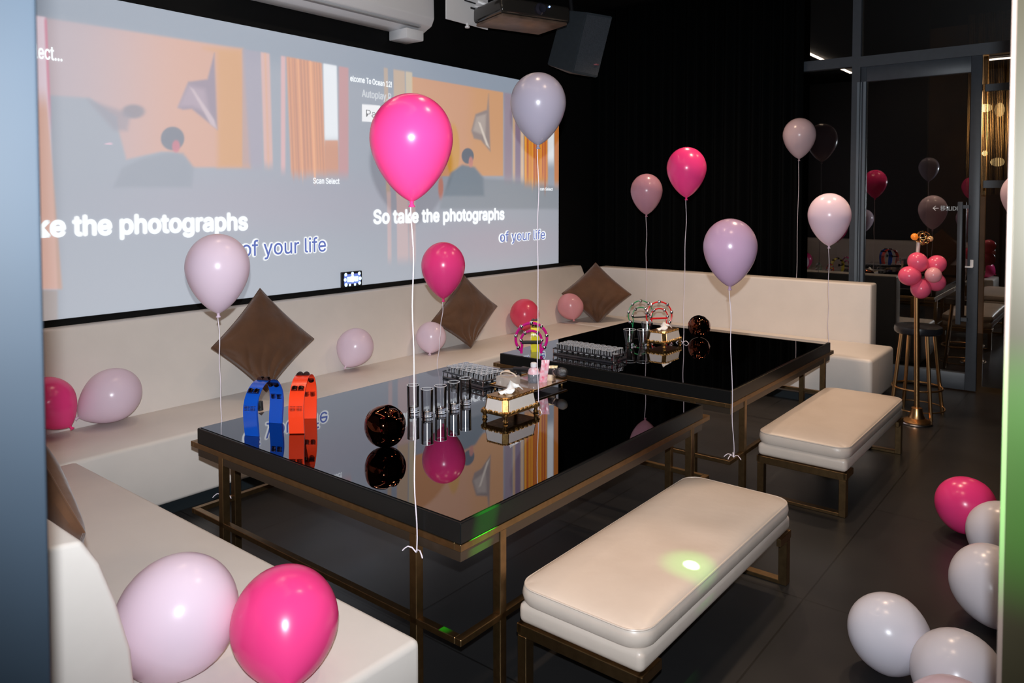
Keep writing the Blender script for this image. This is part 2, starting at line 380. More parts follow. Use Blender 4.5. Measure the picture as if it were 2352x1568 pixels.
def emat(name, col, s=1.): return mat(name, (.3, .3, .3), .8, emit=col, es=s)
FONT = None
try: FONT = bpy.data.fonts.load(bpy.utils.system_resource('DATAFILES')+'/fonts/Inter.woff2')   # Blender's own interface typeface
except Exception: FONT = None
TW = emat('projected_white_letters', (.9, .93, .95), .75); TB = emat('projected_blue_letters', (.16, .22, .62), .55); TG = emat('projected_grey_letters', (.75, .78, .82), .6)
def stext(name, s, p0, p1, size, m, bold=0., dy=-.004, parent=scr, yscale=1.):
    A = onY(p0[0], p0[1], SY); B = onY(p1, p0[1], SY)
    return text(name, s, size, m, parent, (A.x, dy, A.z), (PI/2, 0, 0), width=B.x-A.x, bold=bold, extr=.0005, yscale=yscale, font=FONT)
stext('lyric_text', 'ke the photographs', (83, 543), 567, .225, TW, .009, -.005)
stext('lyric_text', 'So take the photographs', (858, 513), 1157, .215, TW, .008, -.005)
for (p0, p1, sz) in (((553, 589), 749, .215), ((1146, 555), 1252, .19)):
    stext('lyric_text', 'of your life', p0, p1, sz, TW, .011, -.004); stext('lyric_text', 'of your life', (p0[0]+1.5, p0[1]), p1-1.5, sz, TB, .001, -.0065)
stext('caption_text', 'elect...', (66, 131), 142, .155, TW, .002, -.004)
stext('caption_text', 'Scan Select', (719, 421), 779, .085, TW, .001, -.004)
stext('caption_text', 'can Select', (1240, 437), 1269, .06, TW, .0005, -.004)
stext('caption_text', 'elcome To Ocean 12!', (804, 186), 899, .09, TW, .001, -.004)
stext('caption_text', 'Autoplay,R', (831, 222), 898, .115, TG, .001, -.004)
stext('caption_text', 'Pa', (840, 268), 862, .115, emat('projected_dark_letters', (.3, .3, .32), .5), .0, -.0045)

# small control tablet on the wall beneath the picture
tb = thing('control_tablet', 'small black wall tablet glowing with a blue screen at the bottom of the projection screen', 'tablet', (0, SY-.03, 0))
a = onY(786, 661, SY-.03); c_ = onY(832, 621, SY-.03)
box('tablet_case', (a.x, 0, a.z), (c_.x, .025, c_.z), BLACKPL, tb, .006)
bs = emat('tablet_blue_glow', (.02, .08, .5), 1.2); bw = emat('tablet_icon_glow', (.55, .8, 1), 1.6)
W_, H_ = c_.x-a.x, c_.z-a.z
box('tablet_display', (a.x+.02, -.002, a.z+.025), (c_.x-.02, .0, c_.z-.02), bs, tb)
bm = bmesh.new()
for u, v, r in ((.17, .83, .07), (.14, .5, .07), (.18, .17, .075), (.37, .14, .055), (.62, .14, .055), (.84, .83, .07), (.88, .5, .075), (.85, .2, .07), (.5, .86, .07), (.5, .5, .13), (.5, .58, .11)):
    sphere(bm, (a.x+W_*u, -.003, a.z+H_*v), r*W_, 12, (1, .03, 1))
for u in (.26, .32, .38, .64, .7, .76): abox(bm, (a.x+W_*(u-.02), -.005, a.z+H_*.33), (a.x+W_*(u+.02), -.001, a.z+H_*.67))
link('tablet_icons', bm, bw, tb)

# ---- curtain along the right wall
bm = bmesh.new(); n = 520; rows = []
ys = np.linspace(SY+.04, 2.47, n)
for z in (0.02, 1.3, 2.6, CEIL-.02):
    rows.append([bm.verts.new((XC+.045*math.sin(y*52+1.2*math.sin(y*9))+.015*math.sin(y*17+z*.3), y, z)) for y in ys])
for A, B in zip(rows, rows[1:]):
    for k in range(n-1): bm.faces.new((A[k], A[k+1], B[k+1], B[k]))
cur = link('curtain', bm, mat('black_velvet_curtain', (.0016, .0020, .0022), .8, spec=.06))
tag(cur, 'full-height black pleated curtain hanging behind the right-hand sofa', 'curtain')
sol = cur.modifiers.new('thickness', 'SOLIDIFY'); sol.thickness = .006

# ---- glass wall with sliding door (X = XG)
struct(box('trim_2', (XG-.05, 1.96, 0), (XG+.05, 2.035, CEIL), FRAME))
struct(box('trim_3', (XG-.05, -2.8, 2.95), (XG+.05, 1.96, 3.05), FRAME))
struct(box('trim_4', (XG-.05, 2.035, 2.965), (XG+.05, 4.9, 3.06), FRAME))
struct(box('window_1', (XG-.004, 2.035, .05), (XG+.004, 4.9, 2.965), PANE))
struct(box('window_2', (XG-.004, 2.035, 3.06), (XG+.004, 4.9, CEIL), PANE))
struct(box('window_3', (XG-.004, -2.8, 3.05), (XG+.004, 1.96, CEIL), PANE))
struct(box('window_4', (XG+.03, -2.8, .05), (XG+.036, .93, 2.95), PANE))
struct(box('trim_5', (XG+.0, -2.8, 2.64), (XG+.05, .95, 2.70), FRAME))
struct(box('trim_6', (XG+.0, -2.8, 1.80), (XG+.05, .95, 1.865), FRAME))
door = struct(bpy.data.objects.new('door_1', None)); COL.objects.link(door); door.location = (XG, 0, 0)
box('stile', (-.045, .968, .012), (.01, 1.052, 2.95), FRAME, door, .004)
box('stile', (-.045, 1.905, .012), (.01, 1.955, 2.95), FRAME, door, .004)
box('edge_strip', (-.052, 1.945, .012), (-.045, 1.955, 2.81), FRAMEL, door); box('edge_strip', (-.052, 1.908, .012), (-.045, 1.93, 2.81), FRAMEL, door)
box('edge_strip', (-.058, 1.962, .012), (-.051, 1.984, 2.81), FRAMEL, door)
box('top_rail', (-.045, 1.052, 2.81), (.01, 1.905, 2.95), FRAME, door, .003)
box('bottom_rail', (-.045, 1.052, .012), (.01, 1.905, .16), FRAME, door, .003)
box('door_pane', (-.012, 1.052, .16), (-.006, 1.905, 2.81), PANE, door)
hd = box('handle', (-.12, 1.085, .60), (-.09, 1.125, 1.68), FRAME, door, .006)
for z in (.63, 1.62): box('handle_mount', (-.10, 1.04, z), (-.045, 1.115, z+.03), FRAME, hd)
lk = onX(2232, 606, XG-.06); box('lock_plate', (-.06, lk.y-.012, lk.z-.03), (-.045, lk.y+.012, lk.z+.035), WHITEP, door)
bm = bmesh.new(); abox(bm, (-.075, lk.y-.01, lk.z-.035), (-.06, lk.y+.05, lk.z-.02), .003); link('lock_lever', bm, WHITEP, door)
t0 = onX(2160, 483, XG-.02); t1 = onX(2203, 483, XG-.02)
LW = mat('white_vinyl_lettering', (.8, .8, .8), .6, emit=(1, 1, 1), es=.05)
text('door_lettering', '移SLIDE', .052, LW, door, (-.02, t0.y, t0.z), (PI/2, 0, -PI/2), width=t0.y-t1.y, bold=.0006, extr=.0005)
bm = bmesh.new(); q0 = onX(2143, 478, XG-.02); q1 = onX(2156, 478, XG-.02)
abox(bm, (-.021, q1.y, q0.z-.003), (-.018, q0.y, q0.z+.003))
for s_ in (-1, 1): tube(bm, [(-.02, q0.y, q0.z), (-.02, q0.y-.022, q0.z+s_*.02)], .003, 6)
link('door_arrow', bm, LW, door)

# things seen through the glass at the far right: bead curtain and lamps of the next room
bm = bmesh.new(); k = 0
for y in np.arange(.5, 1.35, .013):
    x = 9.6+.03*math.sin(y*70); tube(bm, [(x, y, 1.75), (x+.004, y, 2.6), (x, y, 3.7)], .0045, 5)
bc = link('bead_curtain', bm, mat('gold_bead_chain', (.55, .38, .20), .3, metal=1, noise=.6, nscale=120)); bc['kind'] = 'stuff'
tag(bc, 'golden bead-chain curtain hanging beyond the glass at far right', 'curtain')
LAMPM = emat('lit_lampshade', (1.0, .62, .25), 5)
for i, (x, y, rx, rz_, lab) in enumerate([(2264, 248, 12, 8, 'glowing amber ceiling lamp beyond the glass, topmost left one'), (2296, 252, 9, 14, 'glowing amber lamp beyond the glass close to the bright doorway edge'),
        (2291, 372, 13, 9, 'wide glowing amber lamp beyond the glass, lowest of them all'), (2262, 352, 5, 6, 'tiny glowing amber lamp beyond the glass beside the door frame'), (2302, 329, 5, 8, 'small white-hot lamp beyond the glass at mid height')]):
    p = onX(x, y, 10.4); kk = 1/F*10.2
    bm = bmesh.new(); sphere(bm, (0, 0, 0), 1, 20, (rx*kk, rx*kk, rz_*kk)); sh = None
    p = p+(p-O)*.02*i; t = thing('hanging_lamp', lab, 'lamp', p, 0, None)
    link('lamp_shade', bm, LAMPM if i < 4 else emat('lit_white_bulb', (1, .85, .6), 3.5), t)
    bm = bmesh.new(); tube(bm, [(0, 0, rz_*kk), (0, 0, CEIL-p.z)], .006, 6); link('lamp_cord', bm, BLACKPL, t)
struct(box('wall_1', (11.2, -2.8, 0), (11.3, 2.0, CEIL), mat('brown_panelling', (.20, .12, .07), .6, noise=.4, nscale=3)))
lamp('next_room_lamp', 'POINT', (8.6, .45, 2.6), 70, (1, .6, .28), shadow_soft_size=.2)
# bench top and table shapes of that room
struct(box('wall_2', (9.0, 1.62, 0), (9.06, 5.0, CEIL), DARKW))

# ---- doorway the photo is taken through (portal jambs)
JB = mat('blue_grey_door_paint', (.011, .0185, .028), .6, noise=.3, nscale=2.5, spec=.2)
pl = O+ray(100, 784)*.72; pr = O+ray(2313, 784)*1.08
ang = YAW-PI/2
def jamb(name, corner, width, depth, m, sgn):
    bm = bmesh.new(); abox(bm, (0 if sgn > 0 else -width, 0, 0), (width if sgn > 0 else 0, depth, 2.6), .003)
    o = link(name, bm, m); o.location = (corner.x, corner.y, 0); o.rotation_euler = (0, 0, ang+(math.atan(1076/F) if sgn < 0 else -math.atan(1130/F))); return struct(o)
jamb('trim_7', pl, .5, .05, JB, -1)
jamb('trim_8', pr, .6, .035, mat('bronze_door_frame', (.046, .038, .020), .4, metal=.3, noise=.2, nscale=3), 1)
gl = O+ray(2335, 1090)*1.07
lamp('green_laser', 'SPOT', O-rgt*.6-fwd*.3+Vector((0, 0, .3)), 700, (.03, 1, .02), shadow_soft_size=.01, spot_size=.20, spot_blend=1, target=gl)
# polished edge strip of the right jamb
bm = bmesh.new(); abox(bm, (-.0035, -.004, 0), (.003, .036, 2.6), .001); o = link('trim_9', bm, mat('polished_rose_gold_edge', (.26, .19, .16), .3, metal=.2)); o.location = (pr.x, pr.y, 0); o.rotation_euler = (0, 0, ang-math.atan(1130/F)); struct(o)

# ================================================================ SOFAS
ZS = .43
def rprism(name, poly, axis, a, b, m, parent, bev=.02, seg=3):
    bm = bmesh.new(); prism(bm, poly, axis, a, b)
    bmesh.ops.bevel(bm, geom=list(bm.edges)+list(bm.verts), offset=bev, segments=seg, profile=.5, affect='EDGES')
    return link(name, bm, m, parent)
sC = thing('banquette_sofa', 'cream leather sofa running toward the camera along the left side, its end nearest the camera', 'sofa', (0, 0, 0))
rprism('seat', [(.80, .075), (1.515, .075), (1.515, ZS), (.80, ZS)], 'Y', 1.555, 3.935, CREAM, sC, .022)
rprism('backrest', [(.31, .075), (.80, .075), (.795, .43), (.775, .68), (.745, .80), (.712, .90), (.675, .965), (.60, .975), (.34, .96)], 'Y', 1.73, 4.86, CREAM, sC, .012)
box('plinth', (.40, 1.62, .0), (1.45, 3.98, .075), KICK, sC)
sA = thing('banquette_sofa', 'long cream leather sofa under the projection screen, middle run of the U', 'sofa', (0, 0, 0))
rprism('seat', [(3.935, .075), (4.52, .075), (4.52, ZS), (3.935, ZS)], 'X', .80, 6.43, CREAM, sA, .022)
rprism('backrest', [(4.50, .075), (4.85, .075), (4.85, .957), (4.735, .957), (4.50, ZS)], 'X', .80, 7.14, CREAM, sA, .012)
box('plinth', (.9, 3.98, 0), (6.40, 4.5, .075), KICK, sA)
sB = thing('banquette_sofa', 'cream leather sofa along the black curtain on the right, open end by the stool', 'sofa', (0, 0, 0))
rprism('seat', [(6.43, .075), (7.17, .075), (7.17, ZS), (6.43, ZS)], 'Y', 1.515, 4.51, CREAM, sB, .03, 4)
rprism('backrest', [(7.165, .075), (7.37, .075), (7.37, .95), (7.18, .95)], 'Y', 1.705, 4.56, CREAM, sB, .018)
box('plinth', (6.50, 1.60, 0), (7.2, 4.4, .075), KICK, sB)

# ================================================================ TABLES
def make_table():
    t = thing('karaoke_table', 'x', 'table', (1.77, 1.635, 0))
    W, D = 1.81, 1.63; FW, FD = 1.895, 1.69      # brass frame runs a little past the top on two sides
    bm = bmesh.new(); abox(bm, (0, 0, .588), (W, D, .6585), .003, 1); link('tabletop', bm, BLACKP, t)
    box('glass_top', (.012, .012, .6585), (W-.012, D-.012, .661), GLASST, t)
    box('apron', (.004, .004, .530), (W, D, .563), mat('dark_bronze', (.10, .075, .055), .35, metal=.8), t)
    bm = bmesh.new(); th = .028
    abox(bm, (0, 0, .563), (FW, th, .588), .002, 1); abox(bm, (0, FD-th, .563), (FW, FD, .588), .002, 1)
    abox(bm, (0, th, .563), (th, FD-th, .588), .002, 1); abox(bm, (FW-th, th, .563), (FW, FD-th, .588), .002, 1)
    link('brass_rail', bm, BRASS, t)
    bm = bmesh.new()
    abox(bm, (0, 0, .252), (FW, th, .275), .002, 1); abox(bm, (0, FD-th, .252), (FW, FD, .275), .002, 1)
    abox(bm, (0, th, .252), (th, FD-th, .275), .002, 1); abox(bm, (FW-th, th, .252), (FW, FD-th, .275), .002, 1)
    link('stretcher', bm, BRASS, t)
    for x, y in ((0, .205), (0, 1.42), (FW-.034, .205), (FW-.034, 1.42), (.2, 0), (1.68, 0), (.2, FD-.034), (1.68, FD-.034)):
        bm = bmesh.new(); abox(bm, (x, y, 0), (x+.034, y+.034, .566), .002, 1); link('leg', bm, BRASS, t)
    return t
tA = make_table(); tA['label'] = 'black mirror-topped table with brass frame nearest the camera, carrying blue and orange tambourines'
tA['group'] = 'black mirror-topped tables'
tB = dup(tA, (3.93, 1.635, 0), label='black mirror-topped table with brass frame further back, beside the right-hand sofa')

# ================================================================ BENCHES
def cushion(name, lo, hi, m, parent, puff=.028, r=.075, pipe=True):
    nx_, ny_ = 48, 22; bm = bmesh.new(); lo = Vector(lo); hi = Vector(hi)
    def outline(u, v):   # rounded rectangle mapping
        return u, v
    def edge(t): return 1-(abs(2*t-1))**6
    top = []; 
    L, Wd = hi.x-lo.x, hi.y-lo.y
    us = [0.5-0.5*math.cos(PI*i/nx_) for i in range(nx_+1)]; vs = [0.5-0.5*math.cos(PI*j/ny_) for j in range(ny_+1)]
    def corner(x, y):
        # pull the corners in to a radius
        dx = max(0, max(r-x, x-(L-r))); dy = max(0, max(r-y, y-(Wd-r)))
        if dx > 0 and dy > 0:
            k = max(dx, dy)/math.hypot(dx, dy)
            sx = -1 if x < L/2 else 1; sy = -1 if y < Wd/2 else 1
            cx = r if sx < 0 else L-r; cy = r if sy < 0 else Wd-r
            return cx+sx*dx*k, cy+sy*dy*k
        return x, y
    wr = random.Random(7)
    for i, u in enumerate(us):
        row = []
        for j, v in enumerate(vs):
            x, y = corner(u*L, v*Wd); z = puff*(edge(u)*edge(v))**.6
            z += .0022*math.sin(x*23+3*math.sin(y*9))*edge(u)*edge(v)*(1 if .25 < u < .6 else .3)
            row.append(bm.verts.new((lo.x+x, lo.y+y, hi.z-puff+z)))
        top.append(row)
    for i in range(nx_):
        for j in range(ny_): bm.faces.new((top[i][j], top[i+1][j], top[i+1][j+1], top[i][j+1]))
    loop = [top[i][0] for i in range(nx_+1)]+[top[nx_][j] for j in range(1, ny_+1)]+[top[i][ny_] for i in range(nx_-1, -1, -1)]+[top[0][j] for j in range(ny_-1, 0, -1)]
    prev = loop; c0 = Vector(((lo.x+hi.x)/2, (lo.y+hi.y)/2, 0))
    for k, (zz, off) in enumerate(((.15, .004), (.5, .007), (.85, .004), (1, 0), (1, -.012))):
        z = (hi.z-puff)+(lo.z-(hi.z-puff))*zz; ring = []
        for v in loop:
            d = Vector((v.co.x-c0.x, v.co.y-c0.y, 0)); s_ = Vector((math.copysign(1, d.x) if abs(d.x) > L/2-r*.9 else 0, math.copysign(1, d.y) if abs(d.y) > Wd/2-r*.9 else 0, 0))
            ring.append(bm.verts.new((v.co.x+s_.x*off, v.co.y+s_.y*off, z)))
        nL = len(loop)
        for q in range(nL): bm.faces.new((prev[q], ring[q], ring[(q+1) % nL], prev[(q+1) % nL]))
        prev = ring
    bm.faces.new(prev)
    pts = [v.co.copy() for v in loop]
    bmesh.ops.recalc_face_normals(bm, faces=bm.faces)
    o = link(name, bm, m, parent)
    if pipe:
        bm = bmesh.new(); tube(bm, [p+Vector((0, 0, .001)) for p in pts], .0035, 6, closed=True); link('piping', bm, m, o)
    return o
def make_bench():
    t = thing('bench', 'x', 'bench', (2.015, 1.11, 0)); L, Wd = 1.34, .49
    cushion('cushion', (0, 0, .315), (L, Wd, .398), BENCHL, t)
    bm = bmesh.new(); abox(bm, (.002, .002, .240), (L-.002, Wd-.002, .314), .024, 4); link('base_cushion', bm, BENCHL, t)
    for x0, sx in ((.0, 1), (L, -1)):
        bm = bmesh.new(); a_, b_ = sorted((x0, x0+sx*.045)); c1, c2 = sorted((x0, x0+sx*.13))
        abox(bm, (a_, .004, .198), (b_, Wd-.004, .239), .002, 1)
        abox(bm, (c1, .0, .205), (c2, .02, .239), .002, 1); abox(bm, (c1, Wd-.02, .205), (c2, Wd, .239), .002, 1)
        link('end_rail', bm, BRASS, t)
        for y in (.0, Wd-.045):
            bm = bmesh.new(); abox(bm, (a_, y+.004, 0), (b_, y+.041, .2), .002, 1); link('leg', bm, BRASS, t)
        bm = bmesh.new(); abox(bm, (a_, .04, 0), (b_, Wd-.04, .018), .002, 1); link('foot_bar', bm, BRASS, t)
    return t
b1 = make_bench(); b1['label'] = 'padded cream leather bench on brass legs nearest the camera, lit by a green laser dot'; b1['group'] = 'upholstered benches'
dup(b1, (4.225, 1.11, 0), label='padded tan leather bench with brass legs further back, close to the gold stand')

# ================================================================ PILLOWS
def sstep_(a, b_, x): t = min(1, max(0, (x-a)/(b_-a))); return t*t*(3-2*t)
def pillow(label, c4, nrm, thick=.075, seedv=0, droop=0.):
    """c4: top, right, bottom, left corners in space"""
    T, R, B, L_ = [Vector(c) for c in c4]; ctr = (T+R+B+L_)/4
    o = None; N = 56; bm = bmesh.new(); nv = Vector(nrm).normalized(); rg = random.Random(seedv); ph = rg.uniform(0, 6)
    def P(u, v):  # u from T->R / L->B ; v from T->L
        p = T*(1-u)*(1-v)+R*u*(1-v)+L_*(1-u)*v+B*u*v
        du, dv = 2*u-1, 2*v-1
        # sides pull in between the corners
        k = .055*((1-du*du)*(abs(dv)**3)+(1-dv*dv)*(abs(du)**3)); p = p+(ctr-p)*k
        return p
    sides = []
    for sg in (1, -1):
        G = []
        for i in range(N+1):
            row = []
            for j in range(N+1):
                u, v = i/N, j/N; e = (1-(2*u-1)**2)*(1-(2*v-1)**2)
                h = thick*max(e, 0)**.36
                wv = 0.
                for (cu_, cv_, nf, am, fall) in ((1, 1, 9, .030, 2.3), (0, 1, 6, .020, 4.5), (1, 0, 5, .012, 5.), (0, 0, 5, .012, 4.5)):
                    du_, dv_ = abs(cu_-u), abs(cv_-v); rd = math.hypot(du_, dv_); th_ = math.atan2(dv_, du_+1e-6)
                    wv += am*(abs(math.sin(th_*nf+ph+1.2*math.sin(rd*6)))**.7-.5)*math.exp(-rd*fall)*min(1, rd*5)
                wv = (wv+.004*math.sin(9*u+13*v+ph))*min(1, e*6)
                p = P(u, v)+nv*sg*(h+wv*(1 if sg > 0 else 0))
                row.append(p)
            G.append(row)
        sides.append(G)
    V = {}
    def vert(sg, i, j):
        key = (0 if (i in (0, N) or j in (0, N)) else sg, i, j)
        if key not in V: V[key] = bm.verts.new(sides[0 if sg > 0 else 1][i][j]-ctr)
        return V[key]
    for sg in (1, -1):
        for i in range(N):
            for j in range(N):
                q = [vert(sg, i, j), vert(sg, i+1, j), vert(sg, i+1, j+1), vert(sg, i, j+1)]
                bm.faces.new(q if sg > 0 else q[::-1])
    bmesh.ops.recalc_face_normals(bm, faces=bm.faces)
    edge_pts = [sides[0][i][0]-ctr for i in range(N)]+[sides[0][N][j]-ctr for j in range(N)]+[sides[0][i][N]-ctr for i in range(N, 0, -1)]+[sides[0][0][j]-ctr for j in range(N, 0, -1)]
    o = link('throw_pillow', bm, BROWN, None, loc=ctr); me_ = o.data
    for p in me_.polygons: p.use_smooth = True
    tag(o, label, 'pillow')
    bm = bmesh.new(); tube(bm, edge_pts, .0032, 6, closed=True); link('seam', bm, BROWN, o)
    return o
pillow('brown satin pillow balanced on a corner of the centre sofa, beneath the left lyrics', [onY(597, 662, 4.56), onY(721, 778, 4.37), onY(612, 900, 4.18), onY(485, 799, 4.39)], (-.25, -1, .2), .085, 1)
pillow('dark brown pillow on its corner on the centre sofa, partly behind a hot pink balloon', [onY(1066, 632, 4.58), onY(1142, 703, 4.43), onY(1082, 798, 4.29), onY(991, 738, 4.43)], (-.35, -1, .15), .085, 2)
pillow('brown pillow standing on a corner where the centre and right sofas meet', [onX(1368, 603, 6.93), onX(1450, 676, 6.88), onX(1372, 745, 6.66), onX(1290, 674, 6.42)], (-.75, -.66, .15), .135, 3)
pillow('brown satin pillow leaning on the left sofa, half hidden by the blue door jamb', [Vector((.735, 2.40, 1.20)), Vector((.785, 2.0, .87)), Vector((.845, 2.36, .45)), Vector((.76, 2.80, .84))], (1, 0, .12), .060, 4)

# ================================================================ BALLOONS
def balloon_profile(R, asp=1.0):
    # radius against height: crown at the top, taper to the neck
    pr = []; n = 26; hl = R*1.52*asp
    pr.append((.006, -hl-.012)); pr.append((.011, -hl-.012)); pr.append((.0045, -hl))
    for i in range(1, n):
        t = i/n                      # lower part: neck to equator
        z = -hl*(1-t); r = R*(math.sin(t*PI/2))**.86 if t > 0 else 0
        r = R*math.sqrt(max(0, 1-(1-t)**2.0))*(1-.10*(1-t)*math.sin(t*PI))
        r = R*(1-(1-t)**1.75)**.72
        pr.append((max(r, .005), z))
    for i in range(0, 17):
        a_ = i/16*PI/2; pr.append((R*math.cos(a_) if i < 16 else 0, R*1.08*math.sin(a_)))
    return pr
def balloon(label, centre, dia, m, name='balloon', axis=None, asp=1.0, string=None, bow=None, group=None, rot=0):
    o = thing(name, label, 'balloon', centre, 0, group)
    M = Matrix.Identity(4)
    if axis is not None: M = Vector((0, 0, -1)).rotation_difference(Vector(axis).normalized()).to_matrix().to_4x4()
    bm = bmesh.new(); R = dia/2; lathe(bm, balloon_profile(R, asp)[2:], 40, M); 
    link('balloon_skin', bm, m, o)
    hl = R*1.52*asp; bm = bmesh.new()
    lathe(bm, [(.004, -hl+.006), (.008, -hl-.002), (.0055, -hl-.006), (.012, -hl-.016), (.010, -hl-.018), (0, -hl-.012)], 12, M); link('knot', bm, m, o)
    if string is not None:
        c0 = Vector(centre); a_ = Vector((0, 0, -hl-.006)); b_ = Vector(string)-c0; pts = []
        for i in range(25):
            t = i/24; p = a_.lerp(b_, t); p.x += .003*math.sin(t*23+dia*40); p.y += .003*math.cos(t*17); pts.append(p)
        bm = bmesh.new(); tube(bm, pts, .0021, 6)
        if bow:
            for k in range(bow):
                an = k*2.4+dia*30; d = Vector((math.cos(an)*.05, math.sin(an)*.05, .01)); q = [b_+Vector((0, 0, .0))]
                for s_ in (.3, .6, .85, 1.): q.append(b_+d*s_+Vector((0, 0, .018*math.sin(s_*PI)-.01*s_)))
                tube(bm, q, .0022, 5)
        link('ribbon_string', bm, RIBBON, o)
    return o
def cfor(p, dia): # equator centre sits a bit above the middle of the outline
    return p
FG = 'balloons floating on strings'
balloon('pale pink balloon floating at left in front of the sofa, beneath the left lyrics', onY(500, 613, 3.35), .293, PALE, string=onY(514, 1140, 3.32), bow=3, group=FG)
balloon('large hot pink balloon floating before the screen picture, biggest of all', onX(945, 318, 1.755), .275, PINK, string=onX(956, 1268, 1.752), bow=2, group=FG)
balloon('smaller hot pink balloon floating in front of the second brown pillow', onY(1018, 610, 3.345), .278, PINK, string=Vector((3.40, 3.345, .575)), group=FG)
balloon('lilac grey balloon floating highest, at the right end of the screen', onX(1236, 236, 2.965), .270, LILAC, string=onX(1235, 944, 2.963), bow=2, group=FG)
balloon('dusty pink balloon floating before the black curtain, leftmost there', onY(1485, 438, 3.24), .275, mat('x', ) if False else BLUSH if False else balloon_mat('dusty_pink_latex', (.60, .30, .38), (.54, .26, .34)), string=onY(1484, 760, 3.25), group=FG)
balloon('hot pink balloon floating before the black curtain, its string on the back table', onX(1577, 386, 5.06), .280, PINK, string=onX(1569, 787, 5.045), bow=2, group=FG)
balloon('mauve balloon hanging low before the cream sofa back, tied to the back table corner', onY(1677, 567, 1.60), .276, balloon_mat('mauve_latex', (.58, .38, .54), (.52, .33, .50)), string=onY(1685, 1050, 1.605), bow=4, group=FG)
balloon('pale balloon floating high in front of where curtain meets glass', onX(1836, 310, 7.395), .300, balloon_mat('pale_blush_latex', (.66, .50, .55), (.62, .46, .52)), string=Vector((7.41, 2.44, .35)), group=FG)
balloon('pale pink balloon floating before the glass wall, tied to the back table', onX(1905, 494, 5.79), .298, PALE, string=Vector((5.80, 1.67, .60)), group=FG)
balloon('pale pink balloon floating at the far right edge, mostly hidden by the door frame', O+ray(2351, 445)*4.6, .24, PALE, string=(O+ray(2362, 1100)*4.6)*1, group=FG)

LG = 'balloons lying about on sofas and floor'
def rest(px_, py_, w_, z0, dz=0.):
    r = .12
    for _ in range(30):
        p = onZ(px_, py_, z0+r+dz); r = w_/2*(cs*p.x+sn*p.y)/F
    return p, r
def lying(label, px_, py_, w_, z0, m, axis, asp=.85, group=LG, lift=0.):
    p, r = rest(px_, py_, w_, z0)
    if z0 == ZS and p.y > 4.56-r:            # leans against the slanted back of the centre sofa
        for _ in range(20): p = onY(px_, py_, 4.56-r); r = w_/2*(cs*p.x+sn*p.y)/F
    # the lowest point of the skin touches the support
    return balloon(label, p+Vector((0, 0, lift)), 2*r, m, axis=axis, asp=asp, group=group)
lying('hot pink balloon on the centre sofa, half hidden by the left door jamb', 112, 925, 114, ZS, PINK, (.2, -.2, -.35))
lying('pale pink balloon on the centre sofa seat beside the hot pink one at left', 256, 908, 122, ZS, PALE, (-1.0, .3, -.62))
lying('pale balloon on the centre sofa between two brown pillows, left one', 815, 798, 85, ZS, PALE, (-.66, -.15, -.75), .78)
lying('pale balloon on the centre sofa touching the second brown pillow', 990, 775, 70, ZS, PALE, (-.47, -.38, -.7), .75)
lying('rose pink balloon on the centre sofa behind the magenta tambourine', 1205, 722, 68, ZS, balloon_mat('coral_pink_latex', (.90, .09, .17), (.86, .07, .14)), (-.5, -.4, -.8), .78)
lying('blush pink balloon in front of the corner pillow', 1311, 704, 62, ZS, balloon_mat('light_coral_latex', (.85, .38, .42), (.80, .34, .38)), (-.40, -.50, -.75), .72)
lying('very large pale pink balloon on the left sofa seat near the camera', 405, 1418, 272, ZS, PALE, (-.3, .5, -.9), .8)
lying('very large hot pink balloon on the left sofa seat near its end', 655, 1432, 246, ZS, PINK, (-.5, -.8, -.5), .8)
lying('hot pink balloon lying on the dark floor at right', 2222, 1162, 130, 0, PINK, (.6, -.7, -.6), .72)
lying('white balloon on the floor touching the hot pink one, cut by the door frame', 2300, 1228, 148, 0, WHITEB, (.3, .3, -.5), .8)
lying('white balloon on the floor with its pink knot showing at left', 2275, 1342, 172, 0, WHITEB, (-.9, -.3, -.55), .82)
lying('large white balloon on the floor closest to the bench', 2047, 1456, 178, 0, WHITEB, (.6, -.9, -.4), .72)
lying('white balloon on the floor at the lower right corner', 2203, 1552, 204, 0, WHITEB, (.8, -.2, -.3), .75)
lying('pale pink balloon on the floor, only its top showing at the bottom edge', 2190, 1682, 240, 0, PALE, (0, 1, -.3), .8)

# ================================================================ TABLE THINGS
TZ = .6615
# copper globes
def globe(label, p, r, rot):
    bm = bmesh.new(); bmesh.ops.create_icosphere(bm, subdivisions=5, radius=r)
    ax = Vector((-.75, .1, .55)).normalized(); ax2 = Vector((.25, -.6, .9)).normalized()
    for v in bm.verts:
        d = v.co.normalized(); a_ = d.dot(ax); b_ = d.dot(ax2)
        k = 1 + .10*math.exp(-((1-a_)/.10)) - .13*math.exp(-((b_-.93)/.05)**2) - .03*math.sin(d.x*6+1)*d.y
        v.co = v.co*k
    bmesh.ops.rotate(bm, verts=bm.verts, matrix=Matrix.Rotation(rot, 3, 'Z'))
    zmin = min(v.co.z for v in bm.verts)
    for v in bm.verts: v.co.z -= zmin
    o = link('copper_globe', bm, COPPER, None, loc=(p.x, p.y, TZ))
    for q in o.data.polygons: q.use_smooth = True
    return tag(o, label, 'ornament')
globe('dark copper mirror-polished lumpy globe on the near table', onZ(885, 977, .751), .088, 0)
globe('dark copper mirror-polished lumpy globe on the back table', onZ(1606, 748, .749), .084, .7)

